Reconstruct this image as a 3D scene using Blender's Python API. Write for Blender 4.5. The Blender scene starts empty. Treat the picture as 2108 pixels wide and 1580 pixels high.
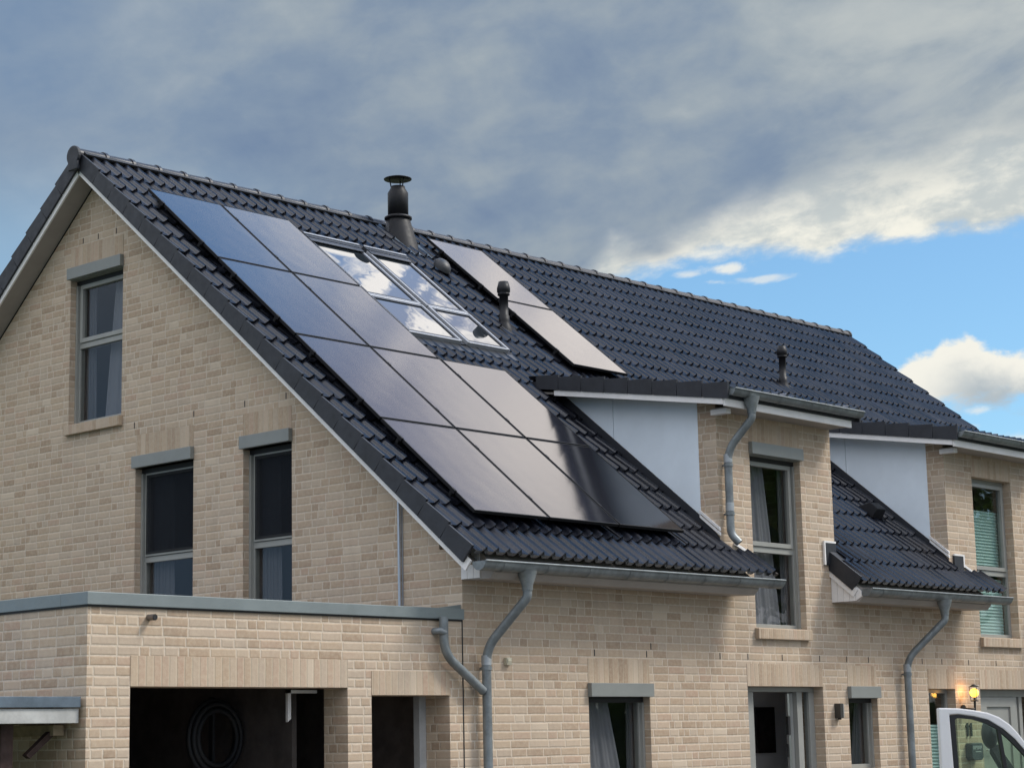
import bpy, bmesh, math, random
from mathutils import Vector, Matrix
from mathutils.geometry import tessellate_polygon
random.seed(7)
S = bpy.context.scene
COL = S.collection
R = math.radians

# ------------------------------------------------------------------ camera
cam_d = bpy.data.cameras.new('camera')
cam = bpy.data.objects.new('camera', cam_d); COL.objects.link(cam)
CR = Vector((0.67810214, -0.73467965, -0.02057439))
CU = Vector((-0.11383366, -0.13264082, 0.98460566))
CF = Vector((0.72609874, 0.66532115, 0.17357529))
CP = Vector((-14.7281, -14.2418, 1.65))
m = Matrix((CR, CU, -CF)).transposed().to_4x4(); m.translation = CP
cam.matrix_world = m
cam_d.sensor_width = 36; cam_d.lens = 70.676; cam_d.clip_start = 0.1; cam_d.clip_end = 3000
S.camera = cam
S.view_settings.view_transform = 'Standard'; S.view_settings.look = 'None'
S.view_settings.gamma = 1; EXPO = 0.64
S.view_settings.exposure = EXPO; KX = 1/2**EXPO

# ------------------------------------------------------------------ node helper
class NT:
    def __init__(s, tree): s.t = tree
    def n(s, typ, **kw):
        nd = s.t.nodes.new(typ)
        for k, v in kw.items(): setattr(nd, k, v)
        return nd
    def put(s, sock, v):
        if isinstance(v, bpy.types.NodeSocket): s.t.links.new(v, sock)
        elif v is not None: sock.default_value = v
    def m(s, op, a, b=None, c=None, clamp=False):
        nd = s.n('ShaderNodeMath', operation=op, use_clamp=clamp)
        for i, v in enumerate((a, b, c)):
            if v is not None: s.put(nd.inputs[i], v)
        return nd.outputs[0]
    def add(s, a, b): return s.m('ADD', a, b)
    def sub(s, a, b): return s.m('SUBTRACT', a, b)
    def mul(s, a, b): return s.m('MULTIPLY', a, b)
    def ss(s, v, lo, hi, a=0.0, b=1.0):
        nd = s.n('ShaderNodeMapRange', interpolation_type='SMOOTHSTEP')
        for i, q in enumerate((v, lo, hi, a, b)): s.put(nd.inputs[i], q)
        return nd.outputs[0]
    def lin(s, v, lo, hi, a=0.0, b=1.0):
        nd = s.n('ShaderNodeMapRange')
        for i, q in enumerate((v, lo, hi, a, b)): s.put(nd.inputs[i], q)
        return nd.outputs[0]
    def xyz(s, v):
        nd = s.n('ShaderNodeSeparateXYZ'); s.put(nd.inputs[0], v); return nd.outputs
    def vec(s, x=0.0, y=0.0, z=0.0):
        nd = s.n('ShaderNodeCombineXYZ')
        for i, q in enumerate((x, y, z)): s.put(nd.inputs[i], q)
        return nd.outputs[0]
    def noise(s, v, scale=5.0, detail=4.0, rough=0.5, dist=0.0, out=0, typ=None):
        nd = s.n('ShaderNodeTexNoise')
        if v is not None: s.put(nd.inputs['Vector'], v)
        nd.inputs['Scale'].default_value = scale; nd.inputs['Detail'].default_value = detail
        nd.inputs['Roughness'].default_value = rough; nd.inputs['Distortion'].default_value = dist
        return nd.outputs[out]
    def mix(s, f, a, b, blend='MIX'):
        nd = s.n('ShaderNodeMix', data_type='RGBA', blend_type=blend)
        s.put(nd.inputs[0], f)
        for i, q in ((6, a), (7, b)):
            if isinstance(q, (tuple, list)) and len(q) == 3: q = (*q, 1)
            s.put(nd.inputs[i], q)
        return nd.outputs[2]
    def ramp(s, f, stops, interp='LINEAR'):
        nd = s.n('ShaderNodeValToRGB'); s.put(nd.inputs[0], f)
        cr = nd.color_ramp; cr.interpolation = interp
        while len(cr.elements) < len(stops): cr.elements.new(0.5)
        for e, (p, c) in zip(cr.elements, stops): e.position = p; e.color = (*c, 1)
        return nd.outputs[0]
def c255(r, g, b):
    f = lambda u: (u/255/12.92) if u/255 <= 0.04045 else ((u/255+0.055)/1.055)**2.4
    return (f(r), f(g), f(b))

# ------------------------------------------------------------------ sky and sun
SUN_AZ, SUN_EL = 132.0, 48.0            # azimuth from +Y towards +X
W = bpy.data.worlds.new('World'); S.world = W; W.use_nodes = True
W.node_tree.nodes.clear()
w = NT(W.node_tree)
tc = w.n('ShaderNodeTexCoord').outputs['Generated']
dx, dy, dz = w.xyz(tc)
A = w.sub(w.mul(w.m('ARCTAN2', dx, dy), 57.29578), 47.5)     # degrees of azimuth, 0 towards the house
Ev = w.mul(w.m('ARCSINE', dz), 57.29578)                     # degrees of elevation
sky = w.n('ShaderNodeTexSky', sky_type='NISHITA')
sky.sun_disc = False; sky.sun_elevation = R(SUN_EL); sky.sun_rotation = R(SUN_AZ)
sky.air_density = 1.0; sky.dust_density = 0.6; sky.ozone_density = 1.5
SKYK = 0.10
blue = w.mix(1.0, sky.outputs[0], (SKYK*0.70, SKYK*0.93, SKYK*1.02), 'MULTIPLY')
# streaky noise fields in sky coordinates (bands lean up to the right)
def rot(a, e, deg, sx, sy):
    c, s_ = math.cos(R(deg)), math.sin(R(deg))
    u = w.add(w.mul(a, c*sx), w.mul(e, s_*sx)); v = w.add(w.mul(a, -s_*sy), w.mul(e, c*sy))
    return w.vec(u, v, 0.37)
nBig = w.noise(rot(A, Ev, 10, .085, .18), 1.0, 5, .52, .3)
nMed = w.noise(rot(A, Ev, 12, .17, .42), 1.0, 7, .54, .4)
nLump = w.noise(rot(A, Ev, 16, .26, .46), 1.0, 6, .52, .25)
nFine = w.noise(rot(A, Ev, 8, .75, 1.6), 1.0, 8, .60, .15)
# the long cloud deck that ends in a bright rim above a strip of clear sky
edge = w.add(13.35, w.mul(w.sub(A, 9.0), 0.03))
edge = w.sub(edge, w.mul(w.m('MAXIMUM', w.sub(3.0, A), 0.0), 0.9))
edge = w.sub(edge, w.mul(w.m('MAXIMUM', w.sub(6.3, A), 0.0), 0.16))
edge = w.add(edge, w.mul(w.ss(w.m('ABSOLUTE', w.sub(A, 9.1)), 0.0, 0.9), 0.28))
edge = w.sub(edge, 0.25)
eD = w.add(w.sub(Ev, edge), w.add(w.mul(w.sub(nFine, .5), 1.3), w.mul(w.sub(nMed, .5), 0.8)))
deck = w.ss(eD, -0.15, 0.55)
nMot = w.noise(w.vec(w.mul(A, .34), w.mul(Ev, .48), 6.6), 1.0, 6, .58, .2)
dens = w.add(w.add(w.mul(nBig, .36), w.mul(nMed, .16)), w.add(w.mul(nLump, .22), w.mul(nMot, .26)))
deckc = w.ramp(dens, [(.36, c255(112, 132, 160)), (.455, c255(130, 147, 167)), (.54, c255(152, 164, 174)), (.66, c255(184, 190, 190))])
leftv = w.ss(A, -4.0, -15.0)
deckc = w.mix(w.mul(leftv, .5), deckc, c255(110, 138, 172))
lowleft = w.mul(w.ss(A, -3.0, -13.0), w.ss(Ev, 17.0, 12.8))
deckc = w.mix(w.mul(lowleft, .85), deckc, c255(142, 178, 208))
right = w.ss(A, 5.0, 14.0)
deckc = w.mix(w.mul(right, w.mul(w.ss(nMed, .42, .66), .55)), deckc, c255(192, 197, 195))
rimw = w.add(.62, w.mul(w.ss(A, 2.0, 15.5), 1.25))
rim = w.mul(w.ss(w.m('DIVIDE', w.add(w.sub(Ev, edge), w.mul(w.sub(nLump, .5), 3.0)), rimw), 2.3, .45), w.ss(A, -3.0, 4.5))
deckc = w.mix(rim, deckc, w.mix(w.ss(w.add(w.mul(nFine, .5), w.mul(nLump, .5)), .40, .60), c255(192, 199, 199), c255(240, 238, 226)))
deckc = w.mix(1.0, deckc, (KX*1.06, KX*1.06, KX*1.06), 'MULTIPLY')
c1 = w.mix(deck, blue, deckc)
# cumulus over the right end of the roof
top = w.sub(10.75, w.add(w.mul(w.m('POWER', w.m('MAXIMUM', w.sub(12.7, A), 0.0), 1.6), 0.20), w.mul(w.m('MAXIMUM', w.sub(A, 13.2), 0.0), .22)))
nC = w.noise(w.vec(w.mul(A, .8), w.mul(Ev, 1.0), 3.3), 1.0, 7, .58, .25)
cuT = w.add(w.sub(top, Ev), w.mul(w.sub(nC, .5), 1.5))
cuB = w.add(w.sub(Ev, 8.85), w.mul(w.sub(nFine, .5), 1.6))
cu = w.mul(w.ss(cuT, 0.0, .3), w.ss(cuB, -.1, .5))
cu = w.mul(cu, w.ss(A, 9.6, 10.4)); cu = w.mul(cu, w.ss(A, 24.0, 20.0))
cuc = w.mix(w.mul(w.ss(cuT, .35, 1.5), w.ss(A, 11.3, 13.4)), c255(240, 238, 228), c255(176, 186, 192))
cuc = w.mix(1.0, cuc, (KX*1.05, KX*1.05, KX*1.05), 'MULTIPLY')
c2 = w.mix(cu, c1, cuc)
# small wisps in the clear strip
def wisp(a0, e0, ra, re, tilt):
    u = w.m('DIVIDE', w.sub(A, a0), ra)
    v = w.m('DIVIDE', w.sub(w.sub(Ev, e0), w.mul(w.sub(A, a0), tilt)), re)
    d = w.add(w.m('SQRT', w.add(w.mul(u, u), w.mul(v, v))), w.mul(w.sub(nFine, .5), 5.0))
    return w.ss(d, 1.5, .0)
wi = wisp(6.4, 13.05, .55, .13, .05)
for q in ((7.1, 12.72, .8, .09, .06), (5.2, 12.95, .3, .09, 0), (6.0, 12.7, .35, .08, 0), (13.2, 8.75, .6, .12, .05), (14.2, 7.9, .7, .16, .05), (12.9, 8.3, .25, .08, 0)):
    wi = w.m('MAXIMUM', wi, w.mul(wisp(*q), .7))
c3 = w.mix(wi, c2, tuple(KX*q for q in c255(232, 236, 234)))
# the sky higher up, seen only in the glass: clear patch and a big sunlit cloud bank
hi = w.ss(Ev, 24.0, 31.0)
nH = w.noise(w.vec(w.mul(A, .09), w.mul(Ev, .13), 9.1), 1.0, 7, .6, .35)
bank = w.add(w.sub(w.sub(41.4, w.mul(w.sub(A, 14.0), .13)), Ev), w.mul(w.sub(nH, .5), 2.2))
bank = w.ss(bank, -.9, .7)
bank = w.m('MAXIMUM', bank, w.mul(w.ss(A, -8.0, -25.0), w.ss(nH, .30, .48)))
sunv = Vector((math.sin(R(SUN_AZ))*math.cos(R(SUN_EL)), math.cos(R(SUN_AZ))*math.cos(R(SUN_EL)), math.sin(R(SUN_EL))))
dt = w.n('ShaderNodeVectorMath', operation='DOT_PRODUCT'); w.put(dt.inputs[0], tc); dt.inputs[1].default_value = sunv
near = w.ss(dt.outputs['Value'], .25, .98)
hic = w.mix(near, w.mix(w.ss(nH, .35, .65), (.98, 1.0, 1.06), (1.30, 1.27, 1.25)), (1.9, 1.75, 1.55))
front = w.ss(A, -40.0, 8.0)
hic = w.mix(w.mul(w.ss(A, 4.0, 18.0), w.ss(A, 75.0, 30.0)), hic, w.mix(w.ss(nH, .3, .7), (1.15, 1.06, 1.0), (1.65, 1.52, 1.42)))
hiblue = w.mix(w.mul(w.ss(A, 11.0, 19.0), w.ss(Ev, 47.0, 43.0)), w.mix(1.0, blue, (1.9, 2.0, 2.05), 'MULTIPLY'), (.34, .38, .56))
nS = w.noise(w.vec(w.mul(A, .42), w.mul(Ev, .55), 2.2), 1.0, 6, .6, .6)
gaps = w.mul(w.mul(w.ss(nS, .55, .42), .9), w.ss(A, 22.0, 17.0))
bank = w.mul(bank, w.sub(1.0, gaps))
bank = w.m('MAXIMUM', bank, w.mul(w.mul(w.ss(nS, .56, .68), .35), w.ss(Ev, 43.5, 41.5)))
hisky = w.mix(bank, hiblue, hic)
c4 = w.mix(hi, c3, hisky)
# everything off to the sides and behind: broken overcast
side = w.m('MAXIMUM', w.ss(A, 19.0, 34.0), w.ss(A, -19.0, -34.0))
side = w.mul(side, w.sub(1.0, hi))
sc_ = w.mix(w.ss(nBig, .36, .58), w.mix(1.0, blue, (.8, .8, .85), 'MULTIPLY'), (.52, .53, .54))
sc_ = w.mix(w.ss(A, -55.0, -75.0), sc_, w.mix(w.ss(Ev, 8.0, 24.0), (.20, .30, .44), (.80, .77, .75)))
c5 = w.mix(side, c4, sc_)
bgN = w.n('ShaderNodeBackground'); w.put(bgN.inputs[0], c5); bgN.inputs[1].default_value = 1.0
outN = w.n('ShaderNodeOutputWorld'); w.put(outN.inputs[0], bgN.outputs[0])

sd = bpy.data.lights.new('sun', 'SUN'); sd.energy = 2.0; sd.angle = R(16); sd.color = (1.0, .94, .85)
so = bpy.data.objects.new('sun', sd); COL.objects.link(so); so.location = (8, -20, 25)
so.rotation_euler = sunv.to_track_quat('Z', 'Y').to_euler()

# ------------------------------------------------------------------ materials
def mat(name, col=(.5, .5, .5), rough=.6, metal=0.0, ior=1.5, spec=.5, var=0.0, vscale=6.0, bump=0.0, bscale=40.0):
    M = bpy.data.materials.new(name); M.use_nodes = True
    n = NT(M.node_tree); b = M.node_tree.nodes['Principled BSDF']
    b.inputs['Base Color'].default_value = (*col, 1); b.inputs['Roughness'].default_value = rough
    b.inputs['Metallic'].default_value = metal; b.inputs['IOR'].default_value = ior
    b.inputs['Specular IOR Level'].default_value = spec
    if var or bump:
        P = n.n('ShaderNodeNewGeometry').outputs['Position']
        if var:
            f = n.noise(P, vscale, 6, .65)
            n.put(b.inputs['Base Color'], n.mix(n.ss(f, .3, .7), tuple(q*(1-var) for q in col), tuple(min(1, q*(1+var)) for q in col)))
            n.put(b.inputs['Roughness'], n.lin(n.noise(P, vscale*2.3, 4, .6), .3, .7, rough*.85, min(1, rough*1.2)))
        if bump:
            bn = n.n('ShaderNodeBump'); bn.inputs['Strength'].default_value = bump; bn.inputs['Distance'].default_value = .01
            n.put(bn.inputs['Height'], n.noise(P, bscale, 4, .6)); n.put(b.inputs['Normal'], bn.outputs[0])
    return M

CH = 0.0868     # brick course height
def brick_mat(name, soldier=False, tone=1.0):
    M = bpy.data.materials.new(name); M.use_nodes = True
    n = NT(M.node_tree); b = M.node_tree.nodes['Principled BSDF']
    g = n.n('ShaderNodeNewGeometry'); P = g.outputs['Position']
    px, py, pz = n.xyz(P); nx, ny, nz = n.xyz(g.outputs['True Normal'])
    isx = n.m('GREATER_THAN', n.m('ABSOLUTE', nx), .5)
    u = n.add(n.mul(px, n.sub(1.0, isx)), n.mul(py, isx)); v = pz
    isz = n.m('GREATER_THAN', n.m('ABSOLUTE', nz), .5)
    v = n.add(n.mul(v, n.sub(1.0, isz)), n.mul(py, isz))
    wob = n.noise(P, 7, 3, .6, out=1)
    wx, wy, wz = n.xyz(wob)
    u = n.add(u, n.mul(n.sub(wx, .5), .012)); v = n.add(v, n.mul(n.sub(wy, .5), .009))
    u = n.add(u, n.mul(isx, 3.137))
    if soldier:
        r0 = n.m('DIVIDE', u, CH*.97); row = n.m('FLOOR', r0); fr = n.sub(r0, row)
        dv = n.mul(n.m('MINIMUM', fr, n.sub(1.0, fr)), CH*.97)
        rnd = n.n('ShaderNodeTexWhiteNoise', noise_dimensions='1D'); n.put(rnd.inputs['W'], n.add(row, 11.3))
        cellc = rnd.outputs['Color']; d = dv; jw = .0035
    else:
        r0 = n.m('DIVIDE', n.add(v, .012), CH); row = n.m('FLOOR', r0); fr = n.sub(r0, row)
        dv = n.mul(n.m('MINIMUM', fr, n.sub(1.0, fr)), CH)
        Wc = n.add(n.m('DIVIDE', u, .262), n.add(n.mul(row, 37.5), n.mul(n.m('FRACT', n.mul(row, .5)), 1.0)))
        v1 = n.n('ShaderNodeTexVoronoi', voronoi_dimensions='1D', feature='DISTANCE_TO_EDGE')
        v2 = n.n('ShaderNodeTexVoronoi', voronoi_dimensions='1D', feature='F1')
        for q in (v1, v2):
            n.put(q.inputs['W'], Wc); q.inputs['Scale'].default_value = 1.0; q.inputs['Randomness'].default_value = .42
        du = n.mul(v1.outputs['Distance'], .262)
        c_r, c_g, c_b = n.xyz(v2.outputs['Color'])
        off = n.add(n.sub(Wc, v2.outputs['W']), 0.0)
        split = n.m('GREATER_THAN', c_b, .70)                     # some stretchers become a pair of headers
        du = n.m('MINIMUM', du, n.add(n.mul(n.m('ABSOLUTE', off), .262), n.mul(n.sub(1.0, split), 9.0)))
        alt = n.m('FRACT', n.add(c_r, n.mul(n.mul(split, n.m('GREATER_THAN', off, 0.0)), .47)))
        cellc = n.vec(alt, c_g, c_b); d = n.m('MINIMUM', du, dv); jw = .0058
    fineN = n.noise(P, 90, 4, .6); midN = n.noise(P, 22, 4, .6); bigN = n.noise(P, .7, 4, .55)
    d = n.add(d, n.mul(n.sub(fineN, .5), .003))
    bm = n.ss(d, jw-.0022, jw+.003)
    cr, cg, cb = n.xyz(cellc)
    t = tone
    cols = [(0.0, (.36*t, .258*t, .178*t)), (.2, (.44*t, .325*t, .228*t)), (.42, (.49*t, .374*t, .266*t)), (.6, (.465*t, .368*t, .280*t)), (.78, (.53*t, .415*t, .306*t)), (.92, (.45*t, .315*t, .226*t)), (1.0, (.59*t, .482*t, .366*t))]
    bc = n.ramp(cr, cols)
    bc = n.mix(n.ss(midN, .35, .72, 0.0, .38), bc, (.58*t, .485*t, .36*t))
    bc = n.mix(n.ss(fineN, .58, .75, 0.0, .35), bc, (.26*t, .20*t, .145*t))
    bc = n.mix(n.ss(bigN, .38, .7, 0.0, .30), bc, (.40*t, .32*t, .245*t))
    streak = n.noise(n.vec(n.mul(u, 5.0), n.mul(v, .45), 0.0), 1.0, 4, .6)
    bc = n.mix(n.ss(streak, .50, .74, 0.0, .20), bc, (.30*t, .245*t, .19*t))
    mc = n.mix(n.ss(midN, .3, .7), (.53*t, .445*t, .345*t), (.63*t, .54*t, .43*t))
    if soldier: mc = (.50*t, .42*t, .31*t, 1)
    n.put(b.inputs['Base Color'], n.mix(bm, mc, bc))
    b.inputs['Roughness'].default_value = .88; b.inputs['Specular IOR Level'].default_value = .25
    bn = n.n('ShaderNodeBump'); bn.inputs['Strength'].default_value = .4; bn.inputs['Distance'].default_value = .012
    h = n.add(n.mul(n.ss(d, jw-.003, jw+.012), .8), n.add(n.mul(midN, .25), n.mul(cg, .18)))
    n.put(bn.inputs['Height'], h); n.put(b.inputs['Normal'], bn.outputs[0])
    return M

def glass_mat(name, refl=.12, tint=(.75, .8, .8), rough=.0, wob=0.0):
    M = bpy.data.materials.new(name); M.use_nodes = True; M.node_tree.nodes.clear(); n = NT(M.node_tree)
    g = n.n('ShaderNodeNewGeometry'); dp_ = n.n('ShaderNodeVectorMath', operation='DOT_PRODUCT')
    n.put(dp_.inputs[0], g.outputs['Normal']); n.put(dp_.inputs[1], g.outputs['Incoming'])
    cz = n.m('SUBTRACT', 1.0, n.m('ABSOLUTE', dp_.outputs['Value']), clamp=True)
    f = n.add(refl, n.mul(n.m('POWER', cz, 5.0), 1.0-refl))
    tr = n.n('ShaderNodeBsdfTransparent'); tr.inputs[0].default_value = (*tint, 1)
    gl = n.n('ShaderNodeBsdfGlossy'); gl.inputs['Roughness'].default_value = rough
    if wob:
        P = n.n('ShaderNodeNewGeometry').outputs['Position']
        bn = n.n('ShaderNodeBump'); bn.inputs['Strength'].default_value = wob; bn.inputs['Distance'].default_value = .02
        n.put(bn.inputs['Height'], n.noise(P, 1.6, 2, .5)); n.put(gl.inputs['Normal'], bn.outputs[0])
    mx = n.n('ShaderNodeMixShader'); n.put(mx.inputs[0], f); n.put(mx.inputs[1], tr.outputs[0]); n.put(mx.inputs[2], gl.outputs[0])
    o = n.n('ShaderNodeOutputMaterial'); n.put(o.inputs[0], mx.outputs[0])
    return M

BRICK = brick_mat('buff_brick'); SOLDIER = brick_mat('buff_brick_upright', True)
def tile_mat():
    M = mat('anthracite_roof_tile', (.010, .0115, .017), .27, var=.35, vscale=2.2, bump=.10, bscale=60)
    M.node_tree.nodes['Principled BSDF'].inputs['Specular IOR Level'].default_value = .56
    n = NT(M.node_tree); b = M.node_tree.nodes['Principled BSDF']
    px, py, pz = n.xyz(n.n('ShaderNodeNewGeometry').outputs['Position'])
    wn = n.n('ShaderNodeTexWhiteNoise', noise_dimensions='2D')
    n.put(wn.inputs['Vector'], n.vec(n.m('FLOOR', n.m('DIVIDE', n.add(px, .30), .34)), n.m('FLOOR', n.m('DIVIDE', n.sub(n.m('DIVIDE', n.sub(9.06, pz), .6343), .16), .409)), 0.0))
    old = b.inputs['Base Color'].links[0].from_socket
    n.put(b.inputs['Base Color'], n.mix(1.0, old, n.mix(wn.outputs['Value'], (.65, .66, .7), (1.5, 1.45, 1.4)), 'MULTIPLY'))
    dust = n.noise(n.vec(n.mul(px, 9.0), n.mul(py, .8), n.mul(pz, .8)), 1.0, 5, .65)
    n.put(b.inputs['Roughness'], n.add(n.add(.19, n.mul(wn.outputs['Value'], .09)), n.mul(n.ss(dust, .42, .75), .16)))
    return M
TILE = tile_mat()
VERGE = mat('matt_verge_tile', (.020, .022, .028), .55, var=.2, vscale=5, bump=.1, bscale=80)
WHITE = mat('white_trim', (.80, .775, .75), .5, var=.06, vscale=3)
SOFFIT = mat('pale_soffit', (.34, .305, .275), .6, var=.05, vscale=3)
def cheek_mat():
    M = mat('pale_grey_panel', (.76, .83, .89), .5, var=.05, vscale=1.3, bump=.03, bscale=20)
    return M
CHEEK = cheek_mat()
ZINC = mat('weathered_zinc', (.205, .225, .23), .45, metal=.4, var=.22, vscale=7, bump=.05, bscale=30)
ZINCL = mat('bright_zinc_sleeve', (.36, .38, .39), .42, metal=.4, var=.15, vscale=9)
FRAME = mat('stone_grey_frame', (.30, .30, .275), .42, var=.05, vscale=4)
BOX = mat('stone_grey_shutter_box', (.225, .235, .22), .45, var=.05, vscale=4)
COPING = mat('grey_coping_metal', (.215, .245, .245), .40, metal=.25, var=.07, vscale=3)
DARKFR = mat('black_rubber_gap_and_shade', (.012, .012, .013), .6)  # black for gaps, also for the shade strips at coping and ridge
GLASS = glass_mat('window_glass', .04, (.87, .88, .88), 0, .03)
SKYGL = None
def pv_mat():
    M = bpy.data.materials.new('black_solar_glass'); M.use_nodes = True
    n = NT(M.node_tree); b = M.node_tree.nodes['Principled BSDF']
    O = n.n('ShaderNodeTexCoord').outputs['Object']; ox, oy, oz = n.xyz(O)
    gx = n.m('ABSOLUTE', n.sub(n.m('FRACT', n.m('DIVIDE', ox, .1875)), .5))
    gy = n.m('ABSOLUTE', n.sub(n.m('FRACT', n.m('DIVIDE', oy, .0965)), .5))
    ln = n.m('MAXIMUM', n.ss(gx, .488, .497), n.ss(gy, .478, .495))
    n.put(b.inputs['Base Color'], n.mix(ln, (.006, .0065, .011), (.030, .031, .036)))
    b.inputs['Roughness'].default_value = .11; b.inputs['IOR'].default_value = 2.05
    bn = n.n('ShaderNodeBump'); bn.inputs['Strength'].default_value = .10; bn.inputs['Distance'].default_value = .02
    n.put(bn.inputs['Height'], n.add(n.noise(n.vec(n.mul(ox, 1.0), n.mul(oy, .6), 0.0), 1.3, 2, .5), n.mul(n.noise(n.vec(n.mul(ox, 60.0), n.mul(oy, 220.0), 0.0), 1.0, 3, .7), .025)))
    n.put(b.inputs['Normal'], bn.outputs[0])
    return M
PV = pv_mat(); PVFR = mat('black_anodised_frame', (.007, .007, .008), .6, spec=.25)
def skyglass():
    M = bpy.data.materials.new('roof_window_glass'); M.use_nodes = True; M.node_tree.nodes.clear(); n = NT(M.node_tree)
    lw = n.n('ShaderNodeFresnel'); lw.inputs[0].default_value = 2.1
    f = n.lin(lw.outputs[0], 0.0, .6, .12, .60)
    gl = n.n('ShaderNodeBsdfGlossy'); gl.inputs['Roughness'].default_value = .0; gl.inputs[0].default_value = (.93, .97, 1, 1)
    P = n.n('ShaderNodeNewGeometry').outputs['Position']
    bn = n.n('ShaderNodeBump'); bn.inputs['Strength'].default_value = .10; bn.inputs['Distance'].default_value = .03
    n.put(bn.inputs['Height'], n.noise(P, 1.1, 2, .5)); n.put(gl.inputs['Normal'], bn.outputs[0])
    di = n.n('ShaderNodeBsdfDiffuse'); di.inputs[0].default_value = (.02, .025, .03, 1)
    mx = n.n('ShaderNodeMixShader'); n.put(mx.inputs[0], f); n.put(mx.inputs[1], di.outputs[0]); n.put(mx.inputs[2], gl.outputs[0])
    o = n.n('ShaderNodeOutputMaterial'); n.put(o.inputs[0], mx.outputs[0]); return M
SKYGL = skyglass()
ALU = mat('roof_window_aluminium', (.36, .37, .39), .42, metal=.3, var=.1, vscale=6)
ALUDK = mat('roof_window_dark_flashing', (.035, .037, .042), .4, metal=.3)
FLUE = mat('black_flue_metal', (.0095, .0095, .0115), .5, spec=.3, var=.25, vscale=4)
PLASTIC = mat('black_vent_plastic', (.0095, .0095, .0115), .5, spec=.3, var=.2, vscale=8)
LEAD = mat('blue_grey_flashing', (.10, .125, .15), .4, metal=.5, var=.4, vscale=14, bump=.3, bscale=25)
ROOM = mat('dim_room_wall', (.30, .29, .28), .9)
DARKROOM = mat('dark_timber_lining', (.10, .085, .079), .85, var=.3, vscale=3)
CURT = mat('grey_net_curtain', (.15, .15, .16), .9)
CURT2 = mat('pale_net_curtain', (.23, .23, .25), .9)
WOOD = mat('beam_timber', (.34, .26, .17), .75, var=.25, vscale=9)
DKWOOD = mat('dark_red_timber', (.060, .034, .028), .75, var=.3, vscale=6)
BOARD = mat('weathered_fascia_board', (.44, .44, .42), .7, var=.18, vscale=5)
SLATE = mat('blue_grey_roof_edge', (.12, .155, .19), .42, metal=.3, var=.2, vscale=4)

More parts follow.
